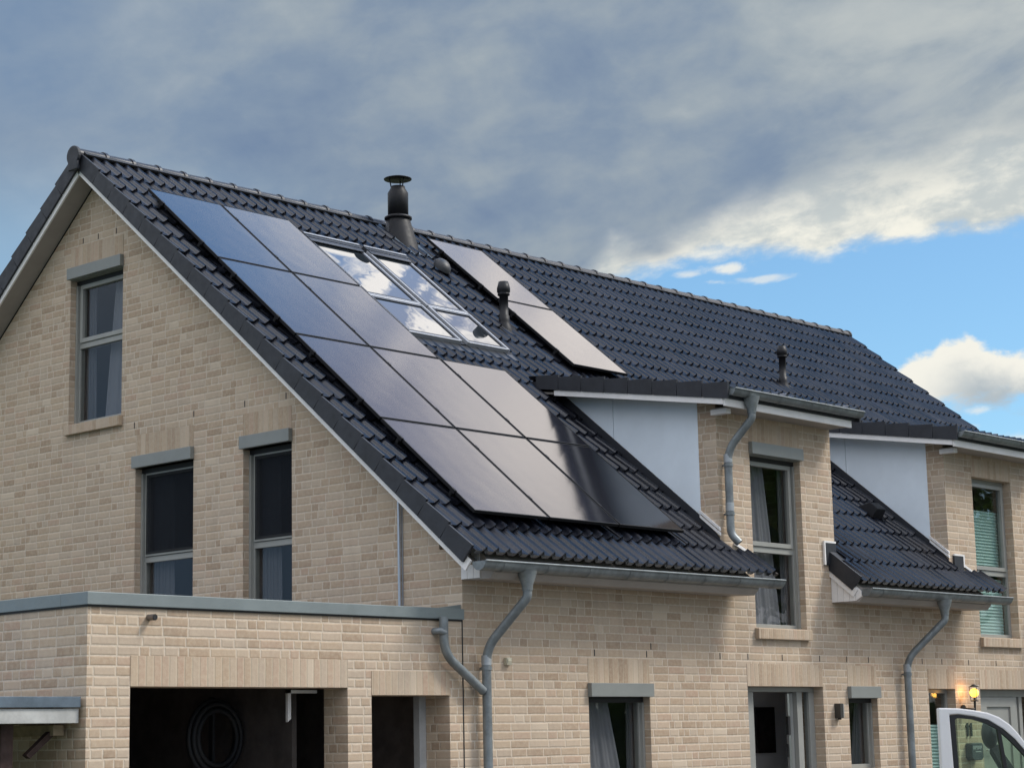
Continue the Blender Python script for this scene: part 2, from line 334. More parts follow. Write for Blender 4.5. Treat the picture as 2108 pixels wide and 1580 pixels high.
# ------------------------------------------------------------------ mesh builder
class MB:
    def __init__(s): s.v = []; s.f = []; s.sm = []
    def face(s, pts, smooth=False):
        i = len(s.v); s.v += [tuple(p) for p in pts]; s.f.append(list(range(i, i+len(pts)))); s.sm.append(smooth)
    def raw(s, vs, fs, smooth=False):
        i = len(s.v); s.v += [tuple(p) for p in vs]
        for f in fs: s.f.append([i+q for q in f]); s.sm.append(smooth)
        return s
    def box(s, a, b, T=None):
        x0, y0, z0 = (min(a[i], b[i]) for i in range(3)); x1, y1, z1 = (max(a[i], b[i]) for i in range(3))
        p = [(x, y, z) for z in (z0, z1) for y in (y0, y1) for x in (x0, x1)]
        if T: p = [T(*q) for q in p]
        s.raw(p, [(0, 2, 3, 1), (4, 5, 7, 6), (0, 1, 5, 4), (2, 6, 7, 3), (0, 4, 6, 2), (1, 3, 7, 5)]); return s
    def prism(s, poly, T0, T1, smooth=False):     # poly 2D; T0/T1 map (a,b) to the two end planes
        n = len(poly); p = [T0(*q) for q in poly]+[T1(*q) for q in poly]
        fs = []
        for tri in tessellate_polygon([[Vector((a, b, 0)) for a, b in poly]]):
            fs.append(tuple(tri)); fs.append(tuple(q+n for q in reversed(tri)))
        for i in range(n): fs.append((i, (i+1) % n, n+(i+1) % n, n+i))
        s.raw(p, fs, smooth); return s
    def wall(s, outline, holes, T):               # T(a, b, d): d=0 outer face, d=1 inner face
        polys = [outline]+holes; flat = [q for pl in polys for q in pl]; n = len(flat)
        tris = tessellate_polygon([[Vector((a, b, 0)) for a, b in pl] for pl in polys])
        p = [T(a, b, 0) for a, b in flat]+[T(a, b, 1) for a, b in flat]
        fs = [tuple(t) for t in tris]+[tuple(q+n for q in reversed(t)) for t in tris]
        k = 0
        for pl in polys:
            L = len(pl)
            for i in range(L): fs.append((k+i, k+(i+1) % L, n+k+(i+1) % L, n+k+i))
            k += L
        s.raw(p, fs); return s
    def tube(s, path, r, seg=14, caps=True, flat=1.0):
        P = [Vector(q) for q in path]; rings = []; rr = r if isinstance(r, (list, tuple)) else [r]*len(P)
        up = None
        for i, q in enumerate(P):
            t = ((P[min(i+1, len(P)-1)]-q).normalized()+(q-P[max(i-1, 0)]).normalized())
            if t.length < 1e-6: t = P[min(i+1, len(P)-1)]-P[max(i-1, 0)]
            t.normalize()
            if up is None: up = Vector((0, 0, 1)) if abs(t.z) < .9 else Vector((0, 1, 0))
            a = t.cross(up)
            if a.length < 1e-4: a = t.cross(Vector((1, 0, 0)))
            a.normalize(); b = a.cross(t).normalized(); up = b
            rings.append([q+a*math.cos(2*math.pi*k/seg)*rr[i]+b*math.sin(2*math.pi*k/seg)*rr[i]*flat for k in range(seg)])
        vs = [p for rg in rings for p in rg]; fs = []
        for i in range(len(P)-1):
            for k in range(seg):
                fs.append((i*seg+k, i*seg+(k+1) % seg, (i+1)*seg+(k+1) % seg, (i+1)*seg+k))
        s.raw(vs, fs, True)
        if caps: s.raw(rings[0], [tuple(range(seg))]); s.raw(rings[-1], [tuple(reversed(range(seg)))])
        return s
    def lathe(s, prof, c, seg=24, squash=1.0):    # prof: (r, z)
        vs = []; fs = []
        for r, z in prof:
            for k in range(seg): vs.append((c[0]+r*math.cos(2*math.pi*k/seg), c[1]+r*math.sin(2*math.pi*k/seg)*squash, c[2]+z))
        for i in range(len(prof)-1):
            for k in range(seg): fs.append((i*seg+k, i*seg+(k+1) % seg, (i+1)*seg+(k+1) % seg, (i+1)*seg+k))
        s.raw(vs, fs, True); return s
    def build(s, name, material, parent=None, bevel=0.0, recalc=True, kind=None, merge=False):
        me = bpy.data.meshes.new(name)
        off = ORG.get(parent.name, Vector((0, 0, 0))) if parent else Vector((0, 0, 0))
        me.from_pydata([tuple(Vector(p)-off) for p in s.v], [], s.f)
        me.polygons.foreach_set('use_smooth', s.sm)
        bm = bmesh.new(); bm.from_mesh(me)
        if merge: bmesh.ops.remove_doubles(bm, verts=bm.verts, dist=1e-5)
        if recalc: bmesh.ops.recalc_face_normals(bm, faces=bm.faces)
        if bevel:
            es = [e for e in bm.edges if len(e.link_faces) == 2 and e.calc_face_angle(0) > .6]
            bmesh.ops.bevel(bm, geom=es, offset=bevel, segments=2, affect='EDGES', profile=.6)
        bm.to_mesh(me); bm.free()
        me.materials.append(material)
        o = bpy.data.objects.new(name, me); COL.objects.link(o)
        if parent: o.parent = parent; ORG[o.name] = off
        else: ORG[o.name] = Vector((0, 0, 0))
        if kind: o['kind'] = kind
        return o
ORG = {}
def thing(name, label, cat, loc=(0, 0, 0), group=None):
    o = bpy.data.objects.new(name, None); COL.objects.link(o); o.location = loc; o.empty_display_size = .2
    o['label'] = label; o['category'] = cat
    if group: o['group'] = group
    ORG[o.name] = Vector(loc); return o
def tag(o, label, cat, group=None):
    o['label'] = label; o['category'] = cat
    if group: o['group'] = group
    return o
def bend(pts, r=.12, n=6):                         # round the corners of a path
    P = [Vector(p) for p in pts]; out = [P[0]]
    for i in range(1, len(P)-1):
        a = (P[i-1]-P[i]); b = (P[i+1]-P[i]); L = min(r, a.length*.45, b.length*.45)
        p0 = P[i]+a.normalized()*L; p1 = P[i]+b.normalized()*L
        for k in range(n+1):
            t = k/n; out.append(p0*(1-t)**2+P[i]*2*t*(1-t)+p1*t*t)
    out.append(P[-1]); return out

# ------------------------------------------------------------------ ground
MB().box((-400, -400, -.3), (400, 400, 0)).build('ground', mat('ground_soil_and_grass', (.07, .085, .04), .95, var=.4, vscale=.6), kind='structure')
MB().box((-60, -16.5, -.1), (60, -9.9, .004)).build('road', mat('street_asphalt', (.055, .055, .057), .9, var=.25, vscale=5, bump=.2, bscale=60), kind='structure')
MB().box((-5.5, -9.9, -.1), (17, -.02, .10)).build('pavement', mat('grey_forecourt_paving', (.10, .097, .09), .85, var=.2, vscale=4), kind='structure')

# ------------------------------------------------------------------ house frame of reference
AL = .6871; CA, SA = math.cos(AL), math.sin(AL); YR = 6.3286; ZT = 9.06
XL, XR = -.30, 17.06; WX = 16.8
T0, TL, NC = .16, .409, 21
def RP(x, t, h=0.0): return (x, YR-t*CA-h*SA, ZT-t*SA+h*CA)
def RB(x, t, h=0.0): return (x, YR+t*CA+h*SA, ZT-t*SA+h*CA)
house = thing('semi_detached_house', 'long pale brick semi-detached house with dark tiled gable roof and two dormers', 'house')
DX = [(4.40, 6.81), (9.60, 12.01)]     # dormers
DTOP = 5.58

# openings: (a0, a1, z0, z1)
W_A = (5.775, 6.883, 5.665, 7.54); W_B = (4.357, 5.475, 3.02, 4.965); W_C = (2.611, 3.452, 3.02, 4.975)
W_G = (1.930, 2.980, .95, 2.08); D_1 = (4.825, 6.400, .10, 2.205); W_N = (6.955, 7.622, 1.19, 2.07)
W_2 = (8.874, 9.560, .95, 2.19); D_2 = (10.22, 11.95, .10, 2.19)
W_D1 = (5.052, 6.115, 2.90, 4.995); W_D2 = (10.335, 11.43, 2.905, 5.146)
rect = lambda a0, a1, z0, z1: [(a0, z0), (a1, z0), (a1, z1), (a0, z1)]
TH = .32
FW = lambda a, b, d: (a, d*TH, b)
GW = lambda a, b, d: (d*TH, a, b)
ztop = 3.58
outl = [(0, 0), (WX, 0), (WX, ztop)]
for a, b in reversed(DX): outl += [(b, ztop), (b, DTOP), (a, DTOP), (a, ztop)]
outl += [(0, ztop)]
front = MB().wall(outl, [rect(*q) for q in (W_G, D_1, W_N, W_2, D_2, W_D1, W_D2)], FW).build('front_wall', BRICK, house)
hw = lambda y: ZT-.235/CA-abs(y-YR)*math.tan(AL)
YB = 2*YR
gable = MB().wall([(TH+.001, 0), (YB-TH, 0), (YB-TH, hw(YB-TH)), (YR, hw(YR)), (TH+.001, hw(TH))], [rect(*q) for q in (W_A, W_B, W_C)], GW).build('gable_wall', BRICK, house)
MB().wall([(TH, 0), (YB-TH, 0), (YB-TH, hw(YB-TH)), (YR, hw(YR)), (TH, hw(TH))], [], lambda a, b, d: (WX-d*TH, a, b)).build('far_gable_wall', BRICK, house)
MB().box((0, YB-TH, 0), (WX, YB, ztop)).build('rear_wall', BRICK, house)
MB().box((TH, TH, 2.62), (WX-TH, YB-TH, 2.86)).box((TH, 2.5, 5.15), (WX-TH, YB-2.5, 5.35)).build('floor_slab', ROOM, house)

# ------------------------------------------------------------------ roof tiles
RPITCH = .17
def wave(u): return .056*(.5+.5*math.cos(2*math.pi*u+.5*math.sin(2*math.pi*u)))**2.3
def tiles(mb, x0, x1, ks, P, seg=8, ragged=None):
    for k in ks:
        ta, tb = T0+k*TL, T0+(k+1)*TL
        xx0, xx1 = (x0, x1) if ragged is None else ragged(k)
        i0, i1 = math.floor((xx0-XL)/(2*RPITCH)+1e-6), math.ceil((xx1-XL)/(2*RPITCH)-1e-6)
        for i in range(i0, i1):
            xa, xb = max(xx0, XL+i*2*RPITCH), min(xx1, XL+(i+1)*2*RPITCH)
            if xb-xa < .02: continue
            n = max(3, round((xb-xa)/RPITCH*seg)); dt = random.uniform(-.004, .004); dh = random.uniform(-.002, .003); tl = random.uniform(-.002, .002)
            rows = [[], [], [], []]
            for j in range(n+1):
                x = xa+(xb-xa)*j/n; hwv = wave((x-XL)/RPITCH+.25)+tl*(j/n-.5)
                lo = tb+dt+.012+(.04 if k == NC-1 else 0)
                rows[0].append(P(x, ta-.02, hwv-.014+dh)); rows[1].append(P(x, lo, hwv+.025+dh))
                rows[2].append(P(x, lo, hwv+.025+dh)); rows[3].append(P(x, lo-.012, hwv*.75-.020))
            vs = sum(rows, []); N = n+1; fs = []; 
            mb.raw(vs, [(j, j+1, N+j+1, N+j) for j in range(n)], True)
            mb.raw(rows[2]+rows[3], [(j, j+1, N+j+1, N+j) for j in range(n)], False)
roof = MB()
K1 = 11
tiles(roof, XL, XR, range(0, K1), RP)
segs = [(XL, DX[0][0], 4.86), (6.68, DX[1][0], 10.20), (11.92, XR, XR)]
for a, b, c in segs:
    a2 = max(a, 6.81) if a > 1 and a < 11 else (12.01 if a > 11 else a)
    def rg(k, a=a, b=b, c=c, a2=a2):
        return (a, c) if T0+k*TL > 8.12 else (a2, b)
    tiles(roof, a, b, range(K1, NC), RP, ragged=rg)
roof = roof.build('roof', TILE, house, recalc=False)
deck = MB()
und = -.045
def slab(P, x0, x1, t0, t1, ha, hb):
    deck.raw([P(x, t, h) for h in (ha, hb) for t in (t0, t1) for x in (x0, x1)], [(0, 2, 3, 1), (4, 5, 7, 6), (0, 1, 5, 4), (2, 6, 7, 3), (0, 4, 6, 2), (1, 3, 7, 5)])
slab(RP, XL+.02, XR-.02, .0, 4.62, -.19, und)
slab(RP, XL+.02, DX[0][0]-.002, 4.62, 8.45, -.19, und); slab(RP, 6.815, DX[1][0]-.002, 4.62, 8.18, -.19, und); slab(RP, 12.02, XR-.02, 4.62, 8.45, -.19, und)
slab(RP, 6.70, 10.18, 8.19, 8.45, -.19, und); slab(RP, DX[0][0], 4.84, 8.19, 8.45, -.19, und)
slab(RB, XL+.02, XR-.02, .0, 8.45, -.19, und)
deck.build('roof_deck', VERGE, roof)
backt = MB(); tiles(backt, XL, XR, range(0, NC), RB, seg=4)
backt.build('rear_roof_slope', TILE, roof, recalc=False)
# ridge tiles
rg = MB(); L = .42; x = XL-.05; zc = 9.125-.110
while x < XR+.02:
    x1 = min(x+L, XR+.06)
    for (xa, ra, xb, rb) in ((x, .096, x1, .106), (x1-.03, .118, x1+.012, .118)):
        vs = []; n = 14
        for xx, r in ((xa, ra), (xb, rb)):
            for k in range(n+1):
                a = R(-28)+R(236)*k/n; vs.append((xx, YR+math.cos(a)*r*1.08, zc+math.sin(a)*r))
        rg.raw(vs, [(k, k+1, n+2+k, n+1+k) for k in range(n)], True)
        rg.raw(vs[n+1:], [tuple(range(n+1))]); rg.raw(vs[:n+1], [tuple(reversed(range(n+1)))])
    x += L
rg.build('ridge', mat('matt_ridge_tile', (.0125, .0135, .019), .42, spec=.36, var=.2, vscale=4), roof, recalc=False)
MB().raw([P(x, t, h) for P in (RP,) for x in (XL+.01, XR-.01) for (t, h) in ((.0, .03), (.15, .03), (.15, .058), (.0, .058))], [(0, 1, 2, 3), (7, 6, 5, 4), (0, 4, 5, 1), (1, 5, 6, 2), (2, 6, 7, 3), (3, 7, 4, 0)]).build('ridge_shade_strip', DARKFR, roof)  # black strip standing in for the shade below the ridge tiles
# verge tiles, one plate per course, both slopes and the far end
def verge(P, xs, ks, name='verge_tiles', parent=roof):
    mb = MB()
    for k in ks:
        ta, tb = T0+k*TL-(.12 if k == 0 else .0), T0+(k+1)*TL-.011
        for x0, x1 in xs:
            mb.raw([P(x, t, h) for x in (x0, x1) for (t, h) in ((ta, -.163), (tb, -.163), (tb+.014, .052), (ta, .022))], [(0, 1, 2, 3), (7, 6, 5, 4), (0, 4, 5, 1), (1, 5, 6, 2), (2, 6, 7, 3), (3, 7, 4, 0)])
    return mb.build(name, VERGE, parent)
verge(RP, [(XL-.03, XL)], range(NC)); verge(RB, [(XL-.03, XL)], range(NC)); verge(RP, [(XR, XR+.03)], range(NC)); verge(RB, [(XR, XR+.03)], range(NC))
MB().raw([RP(x, t, h) for x in (6.65, 6.68) for (t, h) in ((8.09, -.163), (8.745, -.163), (8.76, .052), (8.09, .03))], [(0, 1, 2, 3), (7, 6, 5, 4), (0, 4, 5, 1), (1, 5, 6, 2), (2, 6, 7, 3), (3, 7, 4, 0)]).build('verge_tiles', VERGE, roof)
MB().raw([RP(x, t, h) for x in (6.681, 6.85) for (t, h) in ((8.10, .02), (8.37, .02), (8.37, .034), (8.10, .034))], [(0, 1, 2, 3), (7, 6, 5, 4), (0, 4, 5, 1), (1, 5, 6, 2), (2, 6, 7, 3), (3, 7, 4, 0)]).build('valley_flashing', ALUDK, roof)
# end disc closing the ridge over the gable
mb = MB(); n = 16
poly = [(YR+math.cos(R(-40)+R(260)*k/n)*.128, zc-.01+math.sin(R(-40)+R(260)*k/n)*.128) for k in range(n+1)]
poly += [(YR-.10, zc-.20), (YR+.10, zc-.20)]
mb.prism(poly, lambda a, b: (XL-.055, a, b), lambda a, b: (XL-.10, a, b)); mb.build('ridge_end_cap', VERGE, roof, bevel=.012)
# white barge boards and soffits of the gable overhang
for P, nm in ((RP, 'barge_board'), (RB, 'barge_board')):
    mb = MB(); t1 = 8.80
    mb.raw([P(x, t, h) for x in (XL+.002, XL+.026) for (t, h) in ((.0, -.10), (t1, -.10), (t1, -.222), (.17, -.222))], [(0, 1, 2, 3), (7, 6, 5, 4), (0, 4, 5, 1), (1, 5, 6, 2), (2, 6, 7, 3), (3, 7, 4, 0)])
    mb.build(nm, WHITE, roof)
    mb = MB(); mb.raw([P(x, t, h) for x in (XL+.027, -.001) for (t, h) in ((.16, -.192), (8.7, -.192), (8.7, -.212), (.17, -.212))], [(0, 1, 2, 3), (7, 6, 5, 4), (0, 4, 5, 1), (1, 5, 6, 2), (2, 6, 7, 3), (3, 7, 4, 0)])
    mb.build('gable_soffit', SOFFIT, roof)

# ------------------------------------------------------------------ eaves: soffit boxes, gutters, downpipes
zsl = lambda y: ZT-(YR-y)*math.tan(AL)-.10/CA
def eave_box(x0, x1):
    pr = [(-.002, 3.25), (-.39, 3.235), (-.455, 3.30), (-.455, zsl(-.455)), (-.002, zsl(-.002))]
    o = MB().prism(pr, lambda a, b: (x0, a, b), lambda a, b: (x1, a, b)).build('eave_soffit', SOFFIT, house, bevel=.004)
    mb = MB(); s = Vector((-.455+.002, 0, 3.30)); 
    tri = [(-.004, 3.255), (-.375, 3.245), (-.44, 3.31), (-.44, zsl(-.44)-.0), (-.004, zsl(-.004))]
    for i in range(0, 5 if x0 > 1 else 3):
        ya = -.004-.088*i; yb = ya-.083
        lo = lambda y: 3.255+(.0 if y > -.39 else (-.39-y))
        mb.prism([(ya, 3.254), (yb, lo(yb)), (yb, zsl(yb)-.004), (ya, zsl(ya)-.004)], lambda a, b: (x0-.012, a, b), lambda a, b: (x0-.001, a, b))
    mb.build('soffit_end_panel', WHITE, o)
    if x0 > 1:
        mb = MB(); mb.raw([RP(x, t, h) for x in (x0-.035, x0-.014) for (t, h) in ((8.19, -.12), (8.80, -.12), (8.80, -.225), (8.19, -.225))], [(0, 1, 2, 3), (7, 6, 5, 4), (0, 4, 5, 1), (1, 5, 6, 2), (2, 6, 7, 3), (3, 7, 4, 0)])
        mb.build('verge_strip', WHITE, o)
    return o
def gutter(x0, x1, yc, zr, r, parent, drop=.0):
    mb = MB(); n = 14
    prof = []
    for k in range(n+1):
        a = math.pi+math.pi*k/n; prof.append((yc-math.cos(a)*-r*-1, zr+math.sin(a)*r))
    prof = [(yc+math.cos(math.pi+math.pi*k/n)*r, zr+math.sin(math.pi+math.pi*k/n)*r) for k in range(n+1)]
    zz = lambda x: drop*(x-x0)/(x1-x0)
    inner = [(yc+math.cos(math.pi+math.pi*k/n)*(r-.005), zr+math.sin(math.pi+math.pi*k/n)*(r-.005)) for k in range(n+1)]
    for pr, fl in ((prof, 0), (inner, 1)):
        vs = [(x, y, z+zz(x)) for x in (x0, x1) for y, z in pr]
        mb.raw(vs, [(k, k+1, n+2+k, n+1+k) if fl else (n+1+k, n+2+k, k+1, k) for k in range(n)], True)
    mb.tube([(x0, yc-r-.003, zr), (x1, yc-r-.003, zr+zz(x1))], .011, 8)       # bead along the rim
    for x in (x0, x1):
        vs = [(x+q, y, z+zz(x)) for q in (-.003, .003) for y, z in prof]
        mb.raw(vs, [tuple(range(n+1)), tuple(reversed(range(n+1, 2*n+2)))]+[(k, k+1, n+2+k, n+1+k) for k in range(n)])
    x = x0+.28
    while x < x1-.1:                                                           # hanger straps and joints
        for xa, xb, e in ((x, x+.028, .006),):
            vs = [(q, yc+math.cos(math.pi+math.pi*k/n)*(r+e), zr+math.sin(math.pi+math.pi*k/n)*(r+e)+zz(q)) for q in (xa, xb) for k in range(n+1)]
            mb.raw(vs, [(n+1+k, n+2+k, k+1, k) for k in range(n)], True)
        x += .66
    return mb.build('gutter', ZINC, parent, recalc=False)
def downpipe(gx, gy, gz, path, parent, r=.048, brackets=(), endopen=False):
    p = MB()
    top = Vector((gx, gy, gz))
    p.tube([top, top+Vector((0, 0, -.03)), top+Vector((0, 0, -.15)), top+Vector((0, 0, -.20))], [.105, .098, .058, .054], 16)
    pts = bend([top+Vector((0, 0, -.18))]+[Vector(q) for q in path], .16)
    p.tube(pts, r, 16, caps=not endopen)
    o = p.build('downpipe', ZINC, parent, recalc=not endopen)
    for (x, y, z) in brackets:
        b = MB(); b.tube([(x, y, z-.018), (x, y, z+.018)], r+.009, 16); b.box((x-.008, y, z-.01), (x+.008, .0, z+.01)); b.build('pipe_bracket', ZINC, o)
    for (x, y, z) in brackets:
        b = MB(); b.tube([(x, y, z+.03), (x, y, z+.13)], r+.004, 16); b.build('pipe_sleeve', ZINCL, o)
    return o
e1 = eave_box(-.003, 4.50); e2 = eave_box(6.70, 9.86)
g1 = gutter(-.27, 4.85, -.50, 3.392, .092, e1, .020); g2 = gutter(6.70, 10.22, -.50, 3.395, .092, e2, .008)
downpipe(.43, -.505, 3.325, [(.43, -.505, 3.06), (.245, -.09, 2.56), (.245, -.09, .05)], g1, brackets=[(.245, -.09, 2.36), (.245, -.09, .9)])
downpipe(8.55, -.505, 3.325, [(8.55, -.505, 3.06), (8.235, -.09, 2.56), (8.235, -.09, .05)], g2, brackets=[(8.235, -.09, 2.37), (8.235, -.09, .9)])
e3 = eave_box(12.03, WX); gutter(12.05, 17.1, -.515, 3.385, .075, e3, .01)

# ------------------------------------------------------------------ dormers
for n_, (a, b) in enumerate(DX):
    xl, xr = a-.27, b+.09
    slope = .17; zf = 5.665; yf = -.41
    zd = lambda y: zf+slope*(y-yf)
    ye = 2.72
    # shallow tiled roof
    mb = MB(); nseg = 7*round((xr-xl)/RPITCH)
    rows = 8
    for k in range(rows):
        y1 = yf+(ye-yf)*k/rows; y2 = yf+(ye-yf)*(k+1)/rows+.03
        vs = [(xl+(xr-xl)*j/nseg, y, zd(y)+wave((xl+(xr-xl)*j/nseg-XL)/RPITCH)+q) for (y, q) in ((y1, .0), (y2, -.03)) for j in range(nseg+1)]
        mb.raw(vs, [(j, j+1, nseg+2+j, nseg+1+j) for j in range(nseg)], True)
        vs = [(p[0], p[1], p[2]-q) for q in (0, .05) for p in vs[:nseg+1]]
        mb.raw(vs, [(nseg+1+j, nseg+2+j, j+1, j) for j in range(nseg)])
    dr = mb.build('dormer_roof', TILE, house, recalc=False)
    mb = MB()
    mb.raw([(x, y, zd(y)+h) for x in (xl+.02, xr-.02) for (y, h) in ((yf+.05, -.05), (ye+.2, -.05), (ye+.2, -.14), (yf+.05, -.14))], [(0, 1, 2, 3), (7, 6, 5, 4), (0, 4, 5, 1), (1, 5, 6, 2), (2, 6, 7, 3), (3, 7, 4, 0)])
    mb.build('dormer_roof_deck', VERGE, dr)
    mb = MB(); nt = 8; y_a, y_b = yf-.0, 2.60
    for k in range(nt):
        y1 = y_a+(y_b-y_a)*k/nt+.006; y2 = y_a+(y_b-y_a)*(k+1)/nt-.005
        for x0 in (xl-.03,):
            mb.raw([(x, y, zd(y)+h) for x in (x0, x0+.03) for (y, h) in ((y1, -.145), (y2, -.145), (y2, .020), (y1-.012, .055))], [(0, 1, 2, 3), (7, 6, 5, 4), (0, 4, 5, 1), (1, 5, 6, 2), (2, 6, 7, 3), (3, 7, 4, 0)])
    mb.build('verge_tiles', VERGE, dr)
    MB().raw([(x, y, zd(y)+h) for x in (xr, xr+.03) for (y, h) in ((y_a, -.145), (y_b, -.145), (y_b, .05), (y_a, .05))], [(0, 1, 2, 3), (7, 6, 5, 4), (0, 4, 5, 1), (1, 5, 6, 2), (2, 6, 7, 3), (3, 7, 4, 0)]).build('verge_tiles', VERGE, dr)
    # white strips: along the cheek, and fascia + little soffit at the front
    mb = MB(); mb.raw([(x, y, zd(y)+h) for x in (xl-.012, xl+.014) for (y, h) in ((yf+.09, -.145), (2.31, -.145), (2.31, -.218), (yf+.09, -.218))], [(0, 1, 2, 3), (7, 6, 5, 4), (0, 4, 5, 1), (1, 5, 6, 2), (2, 6, 7, 3), (3, 7, 4, 0)])
    mb.build('cheek_fascia', WHITE, dr, bevel=.003)
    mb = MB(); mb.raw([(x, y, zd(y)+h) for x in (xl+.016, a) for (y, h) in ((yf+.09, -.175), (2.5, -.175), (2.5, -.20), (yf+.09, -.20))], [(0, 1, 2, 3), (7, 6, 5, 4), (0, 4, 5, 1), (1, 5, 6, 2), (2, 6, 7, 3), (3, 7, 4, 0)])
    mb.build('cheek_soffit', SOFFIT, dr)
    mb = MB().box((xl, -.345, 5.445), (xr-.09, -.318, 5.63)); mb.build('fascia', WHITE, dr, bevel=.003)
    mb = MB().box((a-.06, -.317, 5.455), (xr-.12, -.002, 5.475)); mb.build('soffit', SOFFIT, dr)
    mb = MB().box((a-.10, -.23, 5.39), (a-.004, -.002, 5.452)); mb.build('soffit_return', WHITE, dr)
    # side walls: brick return then a smooth panel
    for xs, sg in ((a, 1), (b, -1)):
        mb = MB(); T = lambda q, z, d, xs=xs, sg=sg: (xs+sg*.02+sg*d*.18, q, z)
        mb.prism([(TH+.002, zsl(TH)-.1), (2.75, 5.75), (2.75, zd(2.75)-.14), (TH+.002, zd(TH)-.14)], lambda p, q: (xs+sg*.02, p, q), lambda p, q: (xs+sg*.2, p, q))
        mb.build('dormer_side_wall', BRICK, dr)
        lz = lambda y: ZT-(YR-y)*math.tan(AL)+.135
        pan = []
        for (y0, y1) in ((.27, 1.578), (1.586, 2.42)):
            pan.append([(y0, lz(y0)), (y1, lz(y1)), (y1, max(lz(y1)+.001, zd(y1)-.15)), (y0, zd(y0)-.15)])
        mb = MB()
        for pl in pan: mb.prism(pl, lambda p, q: (xs-sg*.004, p, q), lambda p, q: (xs+sg*.018, p, q))
        mb.build('cheek_panel', CHEEK, dr)
        # dark flashing upstand at the foot of the panel
        mb = MB(); mb.prism([(.0, lz(0)-.20), (2.6, lz(2.6)-.20), (2.6, lz(2.6)-.005), (.27, lz(.27)-.005), (.0, lz(0)-.06)], lambda p, q: (xs-sg*.02, p, q), lambda p, q: (xs-sg*.005, p, q))
        mb.build('upstand_flashing', VERGE, dr)
    gx0, gx1 = xl+.02, xr
    gd = gutter(gx0, gx1, -.415, 5.64, .075, dr, .0)
    px = a+.10
    if n_ == 0: downpipe(px+.06, -.415, 5.59, [(px+.06, -.415, 5.33), (px, -.085, 4.98), (px, -.085, 3.98), (px+.05, -.17, 3.87)], gd, endopen=True, brackets=[(px, -.085, 4.80), (px, -.085, 4.22)])
# white stepped flashing strips where the lower roofs meet the front wall
for xa, sg in ((6.53, 1), (9.97, -1), (4.56+.15, -1)):
    mb = MB()
    if sg > 0: mb.box((6.54, -.03, 4.0), (6.80, -.002, 4.024)).box((6.54, -.03, 3.72), (6.562, -.002, 3.999))
    elif xa > 9: mb.box((9.70, -.03, 4.0), (9.97, -.002, 4.024)).box((9.938, -.03, 3.85), (9.97, -.002, 3.999))
    if sg < 0:
        x0 = 9.97 if xa > 9 else 4.66
        mb.raw([(x, y, z) for y in (-.03, -.002) for x, z in ((x0, 3.85 if xa > 9 else 3.86), (x0+.42, 3.70 if xa > 9 else 3.72), (x0+.42, 3.735 if xa > 9 else 3.755), (x0, 3.885 if xa > 9 else 3.895))], [(0, 1, 2, 3), (7, 6, 5, 4), (0, 4, 5, 1), (1, 5, 6, 2), (2, 6, 7, 3), (3, 7, 4, 0)])
    mb.build('wall_flashing', WHITE, house)
for a in (4.40, 9.60):
    mb = MB(); lz = lambda y: ZT-(YR-y)*math.tan(AL)
    mb.raw([(x, y, lz(y)+h) for x in (a-.03, a-.004) for (y, h) in ((-.02, .165), (.27, .165), (.27, .20), (-.02, .20))], [(0, 1, 2, 3), (7, 6, 5, 4), (0, 4, 5, 1), (1, 5, 6, 2), (2, 6, 7, 3), (3, 7, 4, 0)])
    mb.raw([(x, y, lz(y)+h) for x in (a-.03, a-.004) for (y, h) in ((-.02, .11), (.27, .11), (.27, .145), (-.02, .145))], [(0, 1, 2, 3), (7, 6, 5, 4), (0, 4, 5, 1), (1, 5, 6, 2), (2, 6, 7, 3), (3, 7, 4, 0)])
    mb.build('corner_flashing', WHITE, house)
MB().box((6.563, -.028, 3.72), (6.80, -.003, 3.998)).build('step_flashing', VERGE, house); MB().box((9.70, -.028, 3.74), (9.936, -.003, 3.998)).build('step_flashing', VERGE, house)

